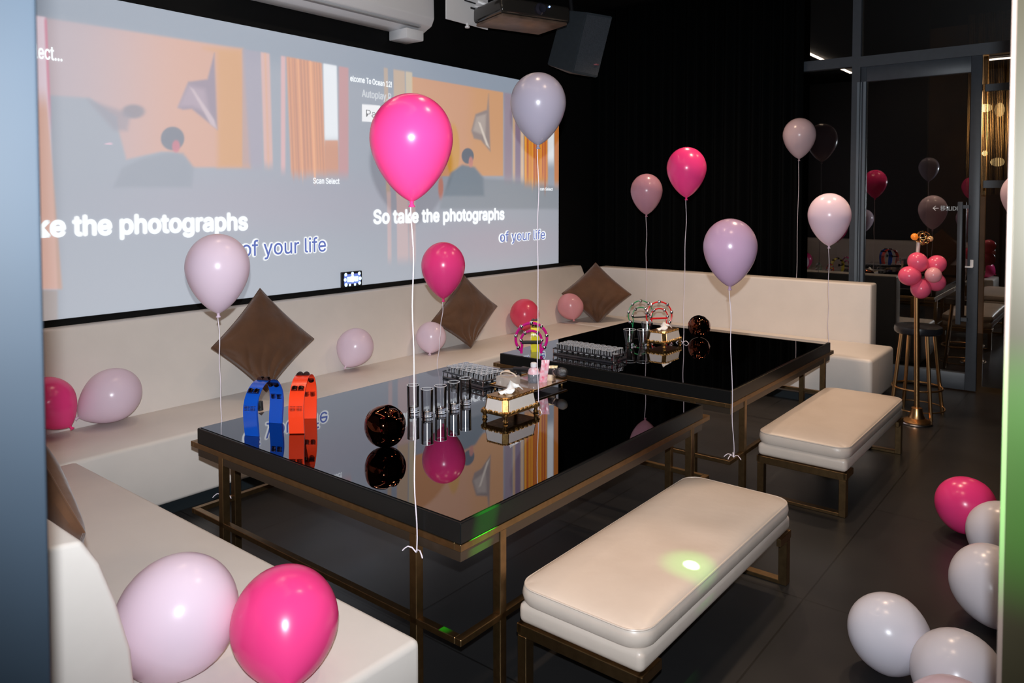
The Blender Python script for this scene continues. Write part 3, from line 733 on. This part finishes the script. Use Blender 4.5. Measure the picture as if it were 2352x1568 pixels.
# wide-band half-moon tambourines
def band_tambourine(label, A, B, col, h=.225, wid=.05):
    """A, B: the two feet on the table"""
    A = Vector(A); B = Vector(B); c0 = (A+B)/2; d = (B-A); L = d.length; rz = math.atan2(d.y, d.x)
    t = thing('tambourine', label, 'tambourine', (c0.x, c0.y, TZ), rz, 'wide half-moon tambourines')
    mm = mat('glossy_'+str(col), col, .25, coat=.5)
    def arc(off, u):  # u 0..1 along the arch; returns (x,z)
        a_ = PI*(1-u)*1.30-PI*.15; R = L*.60-off; zz = h-R
        cx = R*math.cos(a_); cz = zz*1.0+R*math.sin(a_)*(1.0)
        if math.sin(a_) < 0: cz = zz+R*math.sin(a_)*1.9
        return cx, max(0, cz)
    th = .011; n = 40; bm = bmesh.new(); rows = []
    for i in range(n+1):
        u = i/n; (xo, zo), (xi, zi) = arc(0, u), arc(th, u)
        if i in (0, n): zo = zi = 0
        rows.append([bm.verts.new(p) for p in ((xo, -wid/2, zo), (xo, wid/2, zo), (xi, wid/2, zi), (xi, -wid/2, zi))])
    for a_, b_ in zip(rows, rows[1:]):
        for k in range(4): bm.faces.new((a_[k], a_[(k+1) % 4], b_[(k+1) % 4], b_[k]))
    bm.faces.new(rows[0]); bm.faces.new(rows[-1][::-1]); bmesh.ops.recalc_face_normals(bm, faces=bm.faces)
    link('frame', bm, mm, t, smooth=True)
    for i, u in enumerate((.14, .30, .50, .70, .86)):
        x, z = arc(th/2, u); x2, z2 = arc(0, u+.01); tx = Vector((x2-x, 0, z2-z)).normalized()
        # slot and a double row of small jingles
        nrm = Vector((x, 0, z-(h-L*.6))).normalized(); M0 = Vector((1, 0, 0)).rotation_difference(nrm).to_matrix()
        bm = bmesh.new()
        for yy in (-wid*.22, wid*.22):
            for k in (-.009, -.003, .003, .009):
                M = Matrix.Translation((x, yy, z)) @ M0.to_4x4() @ Matrix.Translation((0, 0, k)) @ Matrix.Diagonal((1, 1, 1, 1))
                lathe(bm, [(0, -.001), (.0145, -.0007), (.0145, .0007), (0, .001)], 14, M)
        link('jingles', bm, mat('bronze_jingle', (.22, .15, .15), .2, metal=1), t)
    bm = bmesh.new(); tube(bm, [(-L*.15, 0, h*.42), (-L*.17, 0, h*.60)], .012, 10); tube(bm, [(-L*.52, 0, h*.5), (-L*.17, 0, h*.5)], .007, 8)
    link('hand_grip', bm, BLACKRUB, t)
    return t
band_tambourine('bright blue half-moon tambourine standing on the near table', onZ(580, 1000, TZ), onZ(633, 971, TZ), (.005, .08, .50), .225, .066)
band_tambourine('orange-red half-moon tambourine standing on the near table', onZ(683, 995, TZ), onZ(704, 966, TZ)+Vector((.03, .02, 0)), (.95, .055, .012), .235, .066)
yt = band_tambourine('yellow half-moon tambourine seen edge-on behind the magenta one', onZ(1229, 808, TZ), onZ(1229, 808, TZ)+Vector((.125, .10, 0)), (.85, .72, .015), .20, .052)

def wire_tambourine(label, c0, rz, R, colr, thick, grip=BLACKRUB):
    t = thing('tambourine', label, 'tambourine', (c0.x, c0.y, TZ), rz, 'crescent frame tambourines')
    mm = mat('frame_'+label[:12].replace(' ', '_'), colr, .25, coat=.4)
    zc = R*1.02
    def outer(u): a_ = PI*(1.28-1.56*u); return Vector((R*math.cos(a_), 0, zc+R*math.sin(a_)))
    def inner(u): a_ = PI*(1.16-1.32*u); r = R*.66; return Vector((r*math.cos(a_), 0, zc-.01+r*math.sin(a_)*.9))
    n = 40; O_ = [outer(i/n) for i in range(n+1)]; I_ = [inner(i/n) for i in range(n+1)]
    O_ = [Vector((O_[0].x*1.0, 0, 0+thick))]+O_+[Vector((O_[-1].x, 0, thick))]
    bm = bmesh.new(); tube(bm, O_, thick, 8); tube(bm, [O_[0]]+I_+[O_[-1]], thick*.9, 8); link('frame', bm, mm, t)
    bm = bmesh.new(); tube(bm, [I_[2]+Vector((0, 0, .004)), I_[-3]+Vector((0, 0, .004))], thick*1.25, 8); link('hand_grip', bm, grip or mm, t)
    for u in (.06, .22, .36, .50, .64, .78, .94):
        bm = bmesh.new(); sphere(bm, outer(u), .0145, 14); link('jingle', bm, SILVERB, t)
    for u in (.12, .34, .66, .88):
        bm = bmesh.new(); sphere(bm, inner(u), .0135, 14); link('jingle', bm, SILVERB, t)
    return t
mA, mB = onZ(1192, 812, TZ), onZ(1250, 815, TZ); d = rgt
wire_tambourine('magenta crescent tambourine with silver jingles at the left corner of the back table', (onZ(1190, 812, TZ)+onZ(1251, 816, TZ))/2, math.atan2(-.62, .55), .105, (.62, .008, .24), .0095)
wire_tambourine('thin green crescent tambourine at the far side of the back table', onZ(1471, 752, TZ), -.62, .108, (.01, .30, .10), .0042)
wire_tambourine('thin red crescent tambourine overlapping the green one on the back table', onZ(1496, 752, TZ)+Vector((-.02, -.08, 0)), -.70, .108, (.80, .012, .015), .0058, None)

# glasses
def glass(name, label, cat, p, r0, r1, h, base, group, n=24):
    bm = bmesh.new(); t = .002
    lathe(bm, [(0, 0), (r0, 0), (r0*.99, base), (r1, h), (r1-t, h), (r0*.96-t, base+.002), (0, base)], n)
    bm.free(); bm = bmesh.new()
    t_ = thing(name, label, cat, (p.x, p.y, TZ), 0, group)
    lathe(bm, [(r0, base*.9), (r0*1.0, base), (r1, h), (r1-t, h), (r0-t, base), (0, base+.001)], 32)
    lathe(bm, [(r1-.0028, h-.001), (r1-.0028, h+.0006), (r1+.0006, h+.0006), (r1+.0006, h-.001)], 32, mi=1); link('glass_wall', bm, [THIN, GLINT], t_)
    bm = bmesh.new(); lathe(bm, [(0, 0), (r0*.9, 0), (r0, .003), (r0, base*.92), (r0*.8, base), (0, base*.85)], 32); link('thick_base', bm, GLASSC, t_)
    return t_
hb = [(949, 952), (981, 962), (1012, 954), (1042, 944), (1069, 934)]
nm = ['leftmost of five, by the copper globe', 'second from left of five', 'middle of the five', 'second from right', 'rightmost of the five']
for (x, y), s_ in zip(hb, nm):
    glass('highball_glass', 'tall clear glass on the near table, '+s_, 'glass', onZ(x, y-7, TZ), .0285, .030, .132, .028, 'tall clear glasses on the near table')
for (x, y, s_) in ((1446, 796, 'flared clear tumbler on the back table, left of the pair by the tissue box'), (1477, 797, 'flared clear tumbler on the back table, right of the pair by the tissue box'), (1486, 777, 'clear tumbler on the back table standing behind the front pair')):
    glass('tumbler', s_, 'glass', onZ(x, y-3, TZ), .028, .045, .115, .02, 'flared tumblers on the back table')

# shot glass racks
def rack(label, x0, y0, nxr, nyr, dx, dy, rz, glabel, grp):
    t = thing('shot_glass_rack', label, 'rack', (x0, y0, TZ), rz, 'shot glass racks')
    ACR = mat('smoked_acrylic', (.03, .03, .035), .08, spec=.8)
    W, D = nxr*dx+.02, nyr*dy+.02
    bm = bmesh.new(); abox(bm, (0, 0, .0), (W, D, .012), .002, 1); link('base_plate', bm, ACR, t)
    bm = bmesh.new()
    abox(bm, (0, 0, .036), (W, .004, .044)); abox(bm, (0, D-.004, .036), (W, D, .044)); abox(bm, (0, 0, .036), (.004, D, .044)); abox(bm, (W-.004, 0, .036), (W, D, .044))
    link('guard_rail', bm, ACR, t)
    for (a_, b_) in ((0, 0), (W-.006, 0), (0, D-.006), (W-.006, D-.006)):
        bm = bmesh.new(); abox(bm, (a_, b_, .01), (a_+.006, b_+.006, .045)); link('post', bm, CHROME, t)
    Mw = Matrix.Translation((x0, y0, TZ)) @ Matrix.Rotation(rz, 4, 'Z'); first = None
    for i in range(nxr):
        for j in range(nyr):
            p = Mw @ Vector((.01+dx*(i+.5), .01+dy*(j+.5), .0122))
            if first is None:
                bm = bmesh.new(); lathe(bm, [(0, 0), (.0155, 0), (.0165, .012), (.019, .058), (.0175, .058), (.0150, .0125), (0, .011)], 12)
                lathe(bm, [(.0170, .057), (.0170, .0595), (.0196, .0595), (.0196, .057)], 12, mi=1); lathe(bm, [(0, .0122), (.0145, .0128), (.0140, .016), (0, .0165)], 12, mi=1)
                for k_ in range(6): abox(bm, (.0178*math.cos(k_*PI/3)-.0008, .0178*math.sin(k_*PI/3)-.0008, .018), (.0178*math.cos(k_*PI/3)+.0008, .0178*math.sin(k_*PI/3)+.0008, .052), mi=1)  # upright pale bars paint the flute highlights
                first = link('shot_glass', bm, [THIN, GLINT], None, loc=p); tag(first, glabel, 'shot glass', grp)
            else:
                o = first.copy(); COL.objects.link(o); o.location = p
rack('low dark rack packed with shot glasses at the far corner of the near table', 3.12, 2.71, 4, 8, .042, .042, -.12, 'clear shot glass standing in the rack at the far corner of the near table', 'shot glasses in the near rack')
rack('low dark rack packed with shot glasses at the left of the back table', 4.12, 2.50, 4, 10, .042, .044, 0, 'clear shot glass standing in the rack on the back table', 'shot glasses in the back rack')
# a pair of loose glasses at the right end of the back rack
glass('shot_glass', 'single shot glass standing just right of the rack on the back table', 'shot glass', onZ(1413, 834, TZ), .015, .018, .06, .012, None)

# tissue boxes
def tissue_box(label, p, rz=0.):
    t = thing('tissue_box', label, 'tissue box', (p.x, p.y, TZ), rz, 'mirrored gold tissue boxes'); L, D, Hh = .262, .155, .112
    MIR = mat('mirror_panel', (.85, .78, .72), .25, metal=.35); GA = mat('antique_gold', (.60, .36, .13), .28, metal=1, noise=.5, nscale=60)  # mirror panels: pale base colour painted in for the reflected room
    # octagonal body that narrows to the top
    def ring(k, z, ch=.018):
        x0, y0, x1, y1 = k, k, L-k, D-k
        return [(x0+ch, y0, z), (x1-ch, y0, z), (x1, y0+ch, z), (x1, y1-ch, z), (x1-ch, y1, z), (x0+ch, y1, z), (x0, y1-ch, z), (x0, y0+ch, z)]
    levels = [ring(.010, .026), ring(.004, .040), ring(.013, Hh-.010), ring(.020, Hh)]
    bm = bmesh.new(); R_ = [[bm.verts.new(v) for v in lv] for lv in levels]
    for A, B in zip(R_, R_[1:]):
        for k in range(8): bm.faces.new((A[k], A[(k+1) % 8], B[(k+1) % 8], B[k]))
    bm.faces.new(R_[0][::-1]); bm.faces.new(R_[-1]); link('box_body', bm, GA, t, smooth=False)
    for (a_, b_) in ((0, 1), (4, 5), (2, 3), (6, 7)):
        l1, l2 = levels[1], levels[2]; q = [Vector(l1[a_]), Vector(l1[b_]), Vector(l2[b_]), Vector(l2[a_])]; c0 = sum(q, Vector())/4
        nn = (q[1]-q[0]).cross(q[3]-q[0]).normalized(); ctr = Vector((L/2, D/2, Hh/2)); nn = nn if nn.dot(c0-ctr) > 0 else -nn
        q = [c0+(v-c0)*.93+nn*.0015 for v in q]; bm = bmesh.new(); f = [bm.verts.new(v) for v in q]; g = [bm.verts.new(v-nn*.004) for v in q]
        bm.faces.new(f); bm.faces.new(g[::-1])
        for k in range(4): bm.faces.new((f[k], f[(k+1) % 4], g[(k+1) % 4], g[k]))
        bmesh.ops.recalc_face_normals(bm, faces=bm.faces); link('mirror_panel', bm, MIR, t, smooth=False)
    # scrolled beading round the lower edge, corner feet, top rim
    for idx_, (z, k, r) in enumerate(((.043, .002, .0072), (Hh-.007, .015, .0048))):
        bm = bmesh.new(); pts = [Vector(v) for v in ring(k, z)]; 
        for a_, b_ in zip(pts, pts[1:]+pts[:1]):
            m_ = max(2, int((b_-a_).length/.011))
            for i in range(m_):
                q = a_.lerp(b_, i/m_); sphere(bm, q+Vector((0, 0, .003*math.sin(i*2.1))), r*(.8+.35*(i % 3 == 0)), 8)
        link('scrollwork', bm, GA, t)
    for (x, y) in ((.014, .014), (L-.014, .014), (L-.014, D-.014), (.014, D-.014)):
        bm = bmesh.new(); lathe(bm, [(0, 0), (.010, 0), (.014, .006), (.008, .016), (.014, .03), (.018, .046), (.006, .05), (0, .05)], 12, Matrix.Translation((x, y, 0)))
        sphere(bm, (x+.008*(1 if x > L/2 else -1), y+.008*(1 if y > D/2 else -1), .035), .009, 8); link('foot', bm, GA, t)
    bm = bmesh.new(); n = 14; G = []
    for i in range(n+1):
        G.append([bm.verts.new((L*.5+(i/n-.5)*.13, D*.5+(j/8-.5)*.05+.012*math.sin(i*.9), Hh+.004+.045*math.exp(-((i/n-.62)/.28)**2)*(1-abs(j/8-.5)*1.2)+.006*math.sin(i*1.3+j))) for j in range(9)])
    for i in range(n):
        for j in range(8): bm.faces.new((G[i][j], G[i+1][j], G[i+1][j+1], G[i][j+1]))
    ts = link('tissue', bm, PAPER, t); sm = ts.modifiers.new('thickness', 'SOLIDIFY'); sm.thickness = .0012
    return t
tissue_box('gold-framed mirrored tissue box with white tissue on the near table', onZ(1162, 974, TZ), 0)
tissue_box('gold-framed mirrored tissue box with white tissue on the back table', onZ(1528, 801, TZ), 0)

# serving tray and what stands on it
p0 = onZ(1209, 905, TZ); tr = thing('serving_tray', 'gold-rimmed serving tray holding bottle and packets at the right of the near table', 'tray', (3.13, 2.40, TZ))
TW_, TD = .345, .27
bm = bmesh.new(); abox(bm, (0, 0, .020), (TW_, TD, .026), .002, 1); link('tray_base', bm, mat('pearl_tray_glass', (.55, .45, .42), .08, metal=.6), tr)
bm = bmesh.new(); tube(bm, [(0, 0, .028), (TW_, 0, .028), (TW_, TD, .028), (0, TD, .028)], .005, 8, closed=True); link('tray_rim', bm, GOLD, tr)
for x, y in ((.02, .02), (TW_-.02, .02), (.02, TD-.02), (TW_-.02, TD-.02)):
    bm = bmesh.new(); lathe(bm, [(0, 0), (.007, 0), (.004, .008), (.008, .021), (0, .021)], 10, Matrix.Translation((x, y, 0))); link('foot', bm, GOLD, tr)
TT = TZ+.0262
def onT(px_, py_): return onZ(px_, py_, TT)
# bottle of clear gel with a white cap
p = onT(1226, 877); t = thing('hand_gel_bottle', 'squat clear bottle with white shoulders and cap standing on the tray', 'bottle', (p.x, p.y, TT))
bm = bmesh.new(); lathe(bm, [(0, 0), (.031, 0), (.034, .01), (.034, .045), (.030, .052), (0, .052)], 24); link('bottle_body', bm, mat('cloudy_grey_gel', (.30, .32, .37), .1, trans=.4, noise=.5, nscale=60), t)
bm = bmesh.new(); lathe(bm, [(.033, .046), (.035, .05), (.028, .072), (.014, .082), (.014, .085), (0, .085)], 24); link('bottle_shoulder', bm, mat('white_pink_printed_plastic', (.80, .70, .76), .4, col2=(.75, .35, .42), nscale=40), t)
bm = bmesh.new(); lathe(bm, [(.013, .084), (.018, .086), (.018, .105), (.014, .109), (0, .109)], 20); link('cap', bm, WHITEP, t)
# snack packets
PK = mat('pink_printed_wrapper', (.85, .72, .76), .3, col2=(.80, .12, .22), nscale=45); PY = mat('yellow_printed_wrapper', (.85, .68, .25), .3, col2=(.85, .60, .62), nscale=30)
def packet(label, px_, py_, hh, ww, lean, m, rz):
    p = onT(px_, py_); bm = bmesh.new(); n = 10; G = {}
    for sg in (-1, 1):
        for i in range(n+1):
            for j in range(n+1):
                u, v = i/n, j/n; e = max(0, (1-(2*u-1)**2)*(1-(2*v-1)**2)); key = (0 if i in (0, n) or j in (0, n) else sg, i, j)
                if key not in G: G[key] = bm.verts.new(((u-.5)*ww+lean*v*hh, sg*.007*e**.5+.003*math.sin(7*u+5*v), v*hh))
        for i in range(n):
            for j in range(n):
                K = lambda a_, b_: G[(0 if a_ in (0, n) or b_ in (0, n) else sg, a_, b_)]
                q = [K(i, j), K(i+1, j), K(i+1, j+1), K(i, j+1)]; bm.faces.new(q if sg < 0 else q[::-1])
    o = link('snack_packet', bm, m, None, loc=(p.x, p.y, TT)); o.rotation_euler = (0, 0, rz); return tag(o, label, 'packet', 'snack packets on the tray')
packet('upright white packet printed in pink on the tray, taller of the two', 1247, 878, .125, .045, .12, PK, -.8)
packet('pinkish yellow packet leaning right on the tray', 1262, 874, .085, .05, .25, PY, -.9)
# clear acrylic holder with handle
p = onT(1157, 905); t = thing('clear_holder', 'small clear box with a looped cream handle behind the near tissue box', 'holder', (3.15, 2.545, TT), 0)
bm = bmesh.new(); abox(bm, (0, 0, 0), (.09, .10, .05), .004); link('holder_box', bm, mat('cloudy_clear_plastic', (.75, .68, .62), .15, trans=.6), t)
bm = bmesh.new(); tube(bm, [(.045+.0*i, .05+.055*math.cos(PI*i/12), .05+.022*math.sin(PI*i/12)) for i in range(13)], .004, 8); link('holder_handle', bm, mat('cream_plastic', (.75, .62, .5), .4), t)
# small cosmetic pot + little glass
p = onZ(1187, 862, TZ); bm = bmesh.new(); lathe(bm, [(0, 0), (.017, 0), (.019, .04), (.015, .045), (0, .045)], 18)
o = link('cream_jar', bm, mat('cream_plastic', (.75, .62, .5), .4), None, loc=(3.40, 2.77, TZ)); tag(o, 'small beige pot behind the tray, left of the capped bottle', 'jar')
p = onT(1275, 880); bm = bmesh.new(); lathe(bm, [(0, 0), (.012, 0), (.012, .055), (.010, .055), (.010, .004), (0, .004)], 16)
o = link('shot_glass', bm, GLASSC, None, loc=(3.40, 2.435, TT)); tag(o, 'lone shot glass standing at the right front corner of the tray', 'shot glass')
# microphones
def microphone(label, headp, tail, m_head):
    hp = Vector(headp); tp = Vector(tail); d = (tp-hp); L = d.length; rz = math.atan2(d.y, d.x)
    t = thing('microphone', label, 'microphone', hp, rz, 'microphones on the near table')
    pitch = math.asin(max(-1, min(1, d.z/L)))
    M = Matrix.Rotation(PI/2-pitch, 4, 'Y')
    bm = bmesh.new(); lathe(bm, [(0, -.030), (.014, -.027), (.025, -.014), (.0285, 0), (.027, .012), (.022, .022), (0, .024)], 24, M); link('mesh_head', bm, m_head, t)
    bm = bmesh.new(); lathe(bm, [(.0, .020), (.023, .020), (.024, .027), (.022, .032), (.019, .05), (.0125, L), (0, L)], 24, M); link('handle', bm, BLACKPL, t)
    bm = bmesh.new(); lathe(bm, [(.0202, .044), (.0212, .046), (.0208, .053), (.0190, .053)], 24, M); link('grip_ring', bm, CHROME, t)
MH = mat('silver_mesh', (.30, .32, .35), .25, metal=1, noise=.85, nscale=180, bump=.6, bscale=300)
microphone('microphone resting across the tray, round silver mesh head sticking out right', onZ(1292, 855, TT+.062), onZ(1200, 850, TT+.03)+Vector((0, .06, 0)), MH)
microphone('microphone lying behind the tray with its head toward the capped bottle', Vector((3.50, 2.72, TZ+.03)), Vector((3.42, 2.92, TZ+.015)), MH)

# ================================================================ STOOL
sp = Vector((6.66, 1.235, 0)); st = thing('bar_stool', 'tall round bar stool with black seat and gold legs behind the gold stand', 'stool', sp, YAW-PI/2)
bm = bmesh.new(); lathe(bm, [(0, .645), (.155, .645), (.168, .655), (.172, .675), (.168, .70), (.155, .708), (0, .71)], 40); link('seat', bm, mat('black_leatherette', (.015, .015, .018), .3), st)
for k in range(4):
    a_ = k*PI/2; c, s_ = math.cos(a_), math.sin(a_)
    bm = bmesh.new(); tube(bm, [(c*.13, s_*.13, .65), (c*.205, s_*.205, .0)], .014, 10); link('leg', bm, GOLDP, st)
for z, R in ((.22, .18), (.06, .197)):
    bm = bmesh.new(); tube(bm, [(R*math.cos(2*PI*i/40), R*math.sin(2*PI*i/40), z) for i in range(40)], .008 if z > .1 else .005, 8, closed=True); link('foot_ring', bm, GOLDP, st)

# ================================================================ GOLD STAND
gs = onZ(2105, 972, 0); g = thing('gold_stand', 'slender gold microphone stand with round base and bubble ornament on top', 'stand', gs, YAW-PI/2)
bm = bmesh.new(); lathe(bm, [(0, 0), (.108, 0), (.112, .006), (.108, .014), (.0, .016)], 40); link('base_plate', bm, mat('brushed_steel', (.55, .5, .5), .25, metal=1), g)
bm = bmesh.new(); lathe(bm, [(0, .016), (.095, .016), (.098, .024), (.085, .032), (.058, .045), (.045, .075), (.038, .12), (.030, .125), (0, .125)], 36); link('base_bell', bm, GOLDP, g)
tp = .0; depth_s = cs*gs.x+sn*gs.y
def stz(py_): return H-(py_-457.5)*depth_s/F
def stx(px_): return (px_-1176)/F*depth_s-((sn*gs.x-cs*gs.y))
bm = bmesh.new(); tube(bm, [(0, 0, .12), (stx(2108), 0, stz(600))], .0185, 14)
link('pole', bm, GOLDP, g)
bm = bmesh.new(); tube(bm, [(stx(2108), 0, stz(602)), (stx(2111), 0, stz(556))], .0135, 12); link('upper_tube', bm, mat('frosted_white_tube', (.8, .68, .62), .3, trans=.3), g)
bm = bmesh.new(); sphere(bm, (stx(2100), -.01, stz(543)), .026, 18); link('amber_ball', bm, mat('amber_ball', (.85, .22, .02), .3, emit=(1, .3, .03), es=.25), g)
bm = bmesh.new(); sphere(bm, (stx(2138), 0, stz(548)), .021, 16); link('peach_ball', bm, mat('peach_ball', (.75, .42, .2), .35), g)
bm = bmesh.new(); cc = Vector((stx(2121), 0, stz(546)))
for k in range(12):
    d = Vector((math.cos(k*2.4)*math.sqrt(1-((k+.5)/6-1)**2), math.sin(k*2.4)*math.sqrt(1-((k+.5)/6-1)**2), (k+.5)/6-1)); M = Vector((0, 0, 1)).rotation_difference(d).to_matrix()
    tube(bm, [cc+d*.046+M @ Vector((.024*math.cos(2*PI*i/16), .024*math.sin(2*PI*i/16), 0)) for i in range(16)], .0026, 6, closed=True)
link('gold_ring_cage', bm, GOLD, g)
# balloon flower tied to it
fl = thing('balloon_flower', 'flower of five rose pink balloons round a paler centre tied to the gold stand', 'balloon', gs+Vector((0, 0, 0)), YAW-PI/2)
for (x, y, rx, rz_) in ((2098, 600, 22, 20), (2140, 605, 21, 20), (2080, 631, 23, 20), (2138, 644, 22, 19), (2106, 660, 22, 21)):
    bm = bmesh.new(); kk = depth_s/F; dx, dz = stx(x)-stx(2114), stz(y)-stz(628); an = math.atan2(dz, dx)
    sphere(bm, (0, 0, 0), 1, 24, (rx*kk*1.06, rx*kk, rx*kk*.96)); bmesh.ops.rotate(bm, verts=bm.verts, matrix=Matrix.Rotation(-an, 3, 'Y'))
    link('petal_balloon', bm, ROSE, fl, loc=(stx(x), -.075, stz(y)))
bm = bmesh.new(); sphere(bm, (stx(2121), -.15, stz(627)), 17.5*depth_s/F, 24); link('centre_balloon', bm, BLUSH, fl)
bm = bmesh.new(); tube(bm, [(stx(2108)-.016, -.016, stz(636)), (stx(2108)+.016, -.02, stz(632)), (stx(2108)+.02, .016, stz(634)), (stx(2108)-.02, .016, stz(636))], .003, 6, closed=True); link('tie', bm, RIBBON, fl)

# ================================================================ WALL AND CEILING EQUIPMENT
ac = thing('air_conditioner', 'white wall air conditioner above the screen, cut by the top of the photo', 'air conditioner', (0, 0, 0))
rprism('housing', [(4.92, 3.13), (4.92, 3.55), (4.72, 3.55), (4.655, 3.50), (4.65, 3.25), (4.68, 3.19), (4.80, 3.135)], 'X', 2.9, 4.72, WHITEP, ac, .01, 2)
bm = bmesh.new(); abox(bm, (2.95, 4.69, 3.165), (4.6, 4.80, 3.172), rot=None); link('air_flap', bm, mat('grey_flap', (.35, .35, .36), .5), ac)
box('drain_box', (4.44, 4.70, 3.055), (4.64, 4.92, 3.14), WHITEP, ac, .008)
bk = thing('wall_bracket', 'white slotted metal bracket plate between air conditioner and projector', 'bracket', (0, 0, 0))
a = onY(1025, 43, 4.4); c_ = onY(1121, 64, 4.4)
bm = bmesh.new(); abox(bm, (a.x, 4.4, a.z), (c_.x, 4.41, CEIL), .002, 1); link('plate', bm, WHITEP, bk)
bm = bmesh.new(); abox(bm, (a.x+.30, 4.392, a.z+.14), (a.x+.46, 4.40, a.z+.155)); abox(bm, (a.x+.22, 4.392, a.z+.19), (a.x+.36, 4.40, a.z+.20)); link('slots', bm, BLACKPL, bk)
bm = bmesh.new(); lathe(bm, [(0, 0), (.02, 0), (.022, .01), (.012, .02), (.012, .04), (0, .04)], 14, Matrix.Translation((a.x+.26, 4.40, a.z-.03))); link('thumb_screw', bm, WHITEP, bk)
bm = bmesh.new(); tube(bm, [(a.x+.40, 4.40, a.z+.22), (a.x+.62, 4.20, a.z+.12)], .02, 10); tube(bm, [(a.x+.34, 4.39, a.z+.17), (a.x+.56, 4.15, a.z+.09)], .01, 8); link('arm', bm, WHITEP, bk)
pj = thing('projector', 'glossy black and bronze projector hanging from the ceiling beside the white bracket', 'projector', (5.02, 4.02, 3.17), -.35)
bm = bmesh.new(); abox(bm, (-.26, -.24, .02), (.42, .24, .15), .03, 3); link('casing', bm, mat('glossy_black_casing', (.02, .018, .016), .15), pj)
bm = bmesh.new(); abox(bm, (-.24, -.22, -.005), (.40, .22, .022), .012, 2); link('underside', bm, mat('bronze_underside', (.16, .10, .07), .4, noise=.5, nscale=10), pj)
bm = bmesh.new(); lathe(bm, [(0, 0), (.045, 0), (.05, .03), (.035, .05), (0, .03)], 20, Matrix.Translation((.1, -.24, .085)) @ Matrix.Rotation(PI/2, 4, 'X')); link('lens', bm, mat('lens_glass', (.02, .02, .03), .05), pj)
bm = bmesh.new(); sphere(bm, (.2, -.245, .12), .007, 10); link('status_light', bm, emat('blue_status_glow', (.2, .4, 1), 6), pj)
bm = bmesh.new(); tube(bm, [(.05, 0, .14), (.05, 0, CEIL-3.17)], .025, 12); link('ceiling_pole', bm, BLACKPL, pj)
# speaker
def at(px_, py_, dd): r_ = ray(px_, py_); return O+r_*dd/ (cs*r_.x+sn*r_.y)
TL, TM, TR = at(1290, 22, 7.55), at(1347, 28, 7.30), at(1408, 38, 7.42); BL, BM_, BR = at(1256, 148, 7.45), at(1315, 167, 7.22), at(1373, 179, 7.34)
bk_ = Vector((.28, .30, 0)); TK, BK = (TL+TR)/2+bk_*.35, (BL+BR)/2+bk_*.35
spk = thing('loudspeaker', 'black tilted loudspeaker hanging high in the corner right of the projector', 'speaker', (TM+BM_)/2)
c0 = (TM+BM_)/2; bm = bmesh.new(); P_ = [v-c0 for v in (TL, TM, TR, TK, BL, BM_, BR, BK)]; vv = [bm.verts.new(v) for v in P_]
for q in ((0, 1, 2, 3), (7, 6, 5, 4), (0, 4, 5, 1), (1, 5, 6, 2), (2, 6, 7, 3), (3, 7, 4, 0)): bm.faces.new([vv[i] for i in q])
bmesh.ops.recalc_face_normals(bm, faces=bm.faces); bmesh.ops.bevel(bm, geom=list(bm.edges), offset=.008, segments=2, affect='EDGES')
link('cabinet', bm, mat('matte_black_cabinet', (.035, .045, .055), .55, noise=.2, nscale=30), spk)
nn = (P_[2]-P_[1]).cross(P_[5]-P_[1]).normalized(); nn = nn if nn.dot(-fwd) > 0 else -nn
bm = bmesh.new(); q = [P_[1], P_[2], P_[6], P_[5]]; m_ = sum(q, Vector())/4; q = [m_+(v-m_)*.93+nn*.003 for v in q]; f = [bm.verts.new(v) for v in q]; g_ = [bm.verts.new(v-nn*.006) for v in q]
bm.faces.new(f); bm.faces.new(g_[::-1]); [bm.faces.new((f[k], f[(k+1) % 4], g_[(k+1) % 4], g_[k])) for k in range(4)]; bmesh.ops.recalc_face_normals(bm, faces=bm.faces)
link('grille', bm, mat('dark_grille', (.06, .07, .085), .6, noise=.4, nscale=90), spk, smooth=False)
bm = bmesh.new(); lg = q[2].lerp(m_, .35)+nn*.004; abox(bm, lg-Vector((.02, .02, .006)), lg+Vector((.02, .02, .006)), .002); link('badge', bm, mat('red_badge', (.35, .12, .14), .4), spk)
bm = bmesh.new(); tube(bm, [(P_[3]+P_[0])/2-Vector((0, 0, .05)), (P_[3]+P_[0])/2+Vector((.05, .1, CEIL-c0.z-.3))], .02, 10); link('bracket', bm, BLACKPL, spk)

# LED loop on the ceiling: seen as highlights in balloons, copper and glass
LED = mat('warm_led_strip', (.8, .8, .8), .5, emit=(1.0, .80, .62), es=14)
ll = thing('led_light_loop', 'warm white LED strip loop on the black ceiling, seen only as reflections', 'ceiling light', (0, 0, CEIL-.03))
for lo_, hi_ in (((1.5, 3.70, -.01), (4.6, 3.735, .01)), ((1.5, 1.1, -.01), (1.535, 3.70, .01)), ((.3, 1.07, -.01), (1.5, 1.1, .01))):
    box('led_strip', lo_, hi_, LED, ll)
